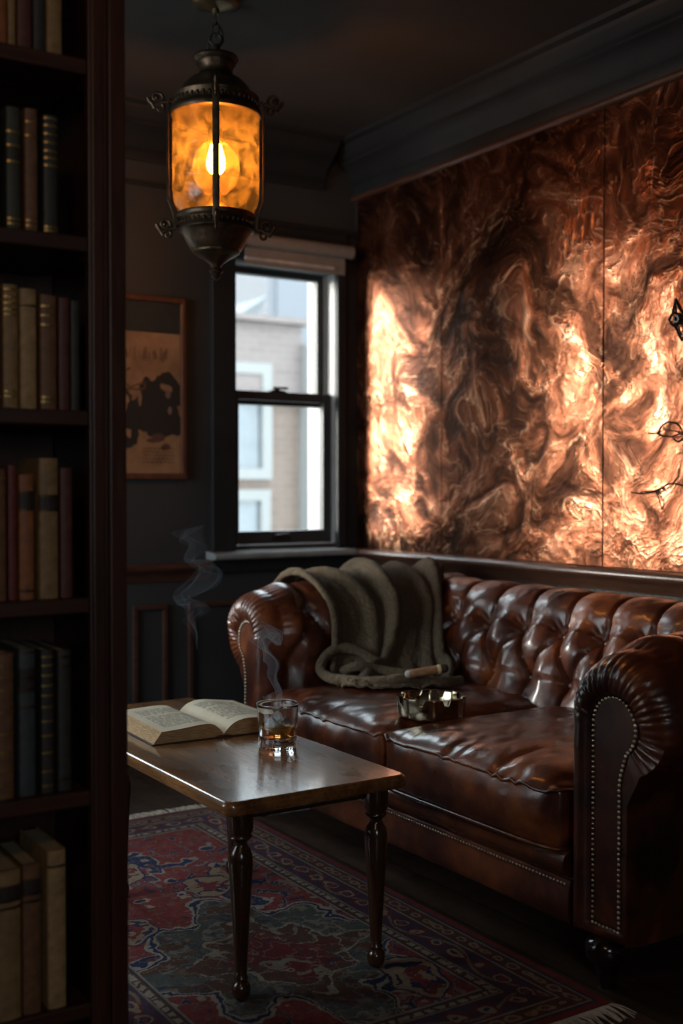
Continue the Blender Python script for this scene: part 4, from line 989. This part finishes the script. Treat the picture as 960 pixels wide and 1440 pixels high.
MB().lathe([(.0112,Lc-.018), (.0112,Lc-.004), (.0095,Lc+.002), (.004,Lc+.006), (.0003,Lc+.007)], 20).build('cap', simple('cigar_cap', (.05, .03, .02), .7), cg)

# ------------------------------------------------------------------ smoke (thin curling shells of real scattering vapour)
def smoke_mat(dens, name='smoke_vapour'):
    M = Mat(name); v = M.n('ShaderNodeVolumeScatter'); v.inputs['Color'].default_value = (.80, .87, 1.0, 1); v.inputs['Density'].default_value = dens; v.inputs['Anisotropy'].default_value = .45
    M.l(v.outputs[0], M.out.inputs['Volume']); return M.m
def smoke(name, label, key, rad, dens, seed, th=.0012, loc=(0,0,0)):
    t = thing(name, loc, label, 'smoke'); O = Vector(loc)
    n = 90; C = cr(key, n); nr = np.interp(np.linspace(0, 1, n), np.linspace(0, 1, len(rad)), rad)
    for s_ in range(2):
        rings = []; m = 44
        for i in range(n):
            u = i/(n-1); ring = []
            fl = .35+.25*math.sin(u*7+seed+s_); tw = seed+u*5.5+s_*1.4
            for k in range(m):
                a = 2*PI*k/m; r = nr[i]*(1-.25*s_)*(1+.55*noise.noise(Vector((math.cos(a)*1.2+seed, math.sin(a)*1.2+s_*4, u*5))))
                x = r*math.cos(a); y = r*math.sin(a)*fl; X_ = x*math.cos(tw)-y*math.sin(tw); Y_ = x*math.sin(tw)+y*math.cos(tw)
                w3 = noise.noise_vector(Vector((C[i][0]*11+seed, C[i][1]*11+X_*10, C[i][2]*11+s_)))*nr[i]*1.0
                ring.append((C[i][0]+X_+w3.x-O.x, C[i][1]+Y_*.7+w3.y*.5-O.y, C[i][2]+Y_*.5+w3.z*.6-O.z))
            rings.append(ring)
        o = MB().grid(rings, cv=True).build('wisp', smoke_mat(dens*(1 if s_ == 0 else .8), 'smoke_vapour'), t, fixn=False)
        sm = o.modifiers.new('s', 'SUBSURF'); sm.levels = 1; sm.render_levels = 1
        so = o.modifiers.new('so', 'SOLIDIFY'); so.thickness = th; so.offset = 0
smoke('smoke_plume', 'pale wisp of smoke curling up above the whisky tumbler',
      [(1.530,2.70,.585), (1.545,2.71,.625), (1.525,2.72,.665), (1.535,2.73,.70), (1.510,2.74,.735), (1.50,2.75,.765), (1.54,2.76,.785), (1.565,2.76,.765), (1.575,2.77,.745)],
      [.006, .012, .015, .020, .026, .036, .034, .024, .006], 60, 1.3, loc=(1.53,2.70,.585))
smoke('smoke_plume', 'faint tall curl of smoke drifting behind the open book',
      [(1.575,3.30,.67), (1.57,3.30,.72), (1.545,3.30,.77), (1.585,3.31,.80), (1.53,3.31,.835), (1.59,3.32,.87), (1.62,3.32,.91), (1.57,3.33,.95), (1.585,3.33,1.0), (1.56,3.34,1.03), (1.62,3.34,1.06)],
      [.004, .012, .026, .040, .036, .046, .050, .026, .034, .042, .008], 12, 4.1, loc=(1.575,3.30,.67))

# ------------------------------------------------------------------ light
W = bpy.data.worlds.new('sky'); S.world = W; W.use_nodes = True; nt = W.node_tree; nt.nodes.clear()
tc = nt.nodes.new('ShaderNodeTexCoord'); sp = nt.nodes.new('ShaderNodeSeparateXYZ'); nt.links.new(tc.outputs['Generated'], sp.inputs[0])
def mrng(o, a, b):
    m = nt.nodes.new('ShaderNodeMapRange'); nt.links.new(o, m.inputs[0]); m.inputs[1].default_value = a; m.inputs[2].default_value = b; m.interpolation_type = 'SMOOTHSTEP'; return m.outputs[0]
mx_ = nt.nodes.new('ShaderNodeMath'); mx_.operation = 'MAXIMUM'; nt.links.new(mrng(sp.outputs[2], .16, .55), mx_.inputs[0]); nt.links.new(mrng(sp.outputs[1], .6, -.2), mx_.inputs[1])
rp = nt.nodes.new('ShaderNodeValToRGB'); nt.links.new(mx_.outputs[0], rp.inputs[0])
SKY_HIGH, GLOW = 7.0, 11.0      # GLOW: the bright hazy sky round the sun
rp.color_ramp.elements[0].color = (.52/7, .575/7, .56/7, 1); rp.color_ramp.elements[1].color = (.80, .91, 1.0, 1)
dt = nt.nodes.new('ShaderNodeVectorMath'); dt.operation = 'DOT_PRODUCT'; nt.links.new(tc.outputs['Generated'], dt.inputs[0]); dt.inputs[1].default_value = Vector((-1.06, 1, .20)).normalized()
def vm(op, a, b):
    m = nt.nodes.new('ShaderNodeMath'); m.operation = op
    for i_, x_ in enumerate((a, b)):
        if isinstance(x_, (int, float)): m.inputs[i_].default_value = x_
        else: nt.links.new(x_, m.inputs[i_])
    return m.outputs[0]
glow = vm('MULTIPLY', vm('POWER', vm('MAXIMUM', dt.outputs['Value'], 0.0), 95.0), GLOW)
gm = nt.nodes.new('ShaderNodeVectorMath'); gm.operation = 'SCALE'; gm.inputs[0].default_value = (1, .94, .87); nt.links.new(glow, gm.inputs['Scale'])
ga = nt.nodes.new('ShaderNodeVectorMath'); ga.operation = 'ADD'; nt.links.new(rp.outputs[0], ga.inputs[0]); nt.links.new(gm.outputs[0], ga.inputs[1])
bg = nt.nodes.new('ShaderNodeBackground'); nt.links.new(ga.outputs[0], bg.inputs[0]); bg.inputs[1].default_value = SKY_HIGH
wo = nt.nodes.new('ShaderNodeOutputWorld'); nt.links.new(bg.outputs[0], wo.inputs[0])
def light(name, typ, loc, **k):
    l = bpy.data.lights.new(name, typ); o = bpy.data.objects.new(name, l); COL.objects.link(o); o.location = loc
    for a, b in k.items(): setattr(l, a, b)
    return o
for loc, rot, sx, sy in ((((wx0+wx1)/2, YW+T+.06, (wz0+wz1)/2), (-PI/2, 0, 0), wx1-wx0, wz1-wz0), (((VX0+VX1)/2, YW+T+.06, (wz0+wz1)/2), (-PI/2, 0, 0), VX1-VX0, wz1-wz0),
                         ((XL-.26, 3.3, 1.625), (PI/2, 0, -PI/2), 2.0, 1.45), ((-.3, YB-.26, 1.65), (PI/2, 0, 0), .8, .9)):
    pt = light('window_portal', 'AREA', loc, shape='RECTANGLE', size=sx, size_y=sy); pt.data.cycles.is_portal = True; pt.rotation_euler = rot
light('warm_fill_lamp', 'POINT', (-.35, .3, 2.35), energy=8, color=(1, .60, .30), shadow_soft_size=.09)  # added warm fill lamp, out of view above the camera
su = light('sun', 'SUN', (0, 20, 10), energy=1.0, angle=math.radians(5), color=(1, .97, .94))
su.rotation_euler = Vector((0,0,-1)).rotation_difference(Vector((.80, -1, -.36)).normalized()).to_euler()

# ------------------------------------------------------------------ camera
cd = bpy.data.cameras.new('camera'); cam = bpy.data.objects.new('camera', cd); COL.objects.link(cam); S.camera = cam
cam.location = (0, 0, 1.18); cam.rotation_euler = (PI/2-math.atan(34/1616), 0, -math.radians(32.7))
cd.sensor_width = 36; cd.lens = 36*1616/1440; cd.clip_start = .05
cd.dof.use_dof = True; cd.dof.focus_distance = 3.05; cd.dof.aperture_fstop = 1.9
S.view_settings.view_transform = 'Standard'; S.view_settings.look = 'None'; S.view_settings.gamma = 1; S.view_settings.exposure = .35; S.view_settings.use_curve_mapping = False
S.cycles.max_bounces = 10; S.cycles.diffuse_bounces = 4; S.cycles.glossy_bounces = 4; S.cycles.transmission_bounces = 10; S.cycles.transparent_max_bounces = 40
S.cycles.caustics_reflective = False; S.cycles.caustics_refractive = True; S.cycles.sample_clamp_indirect = 4
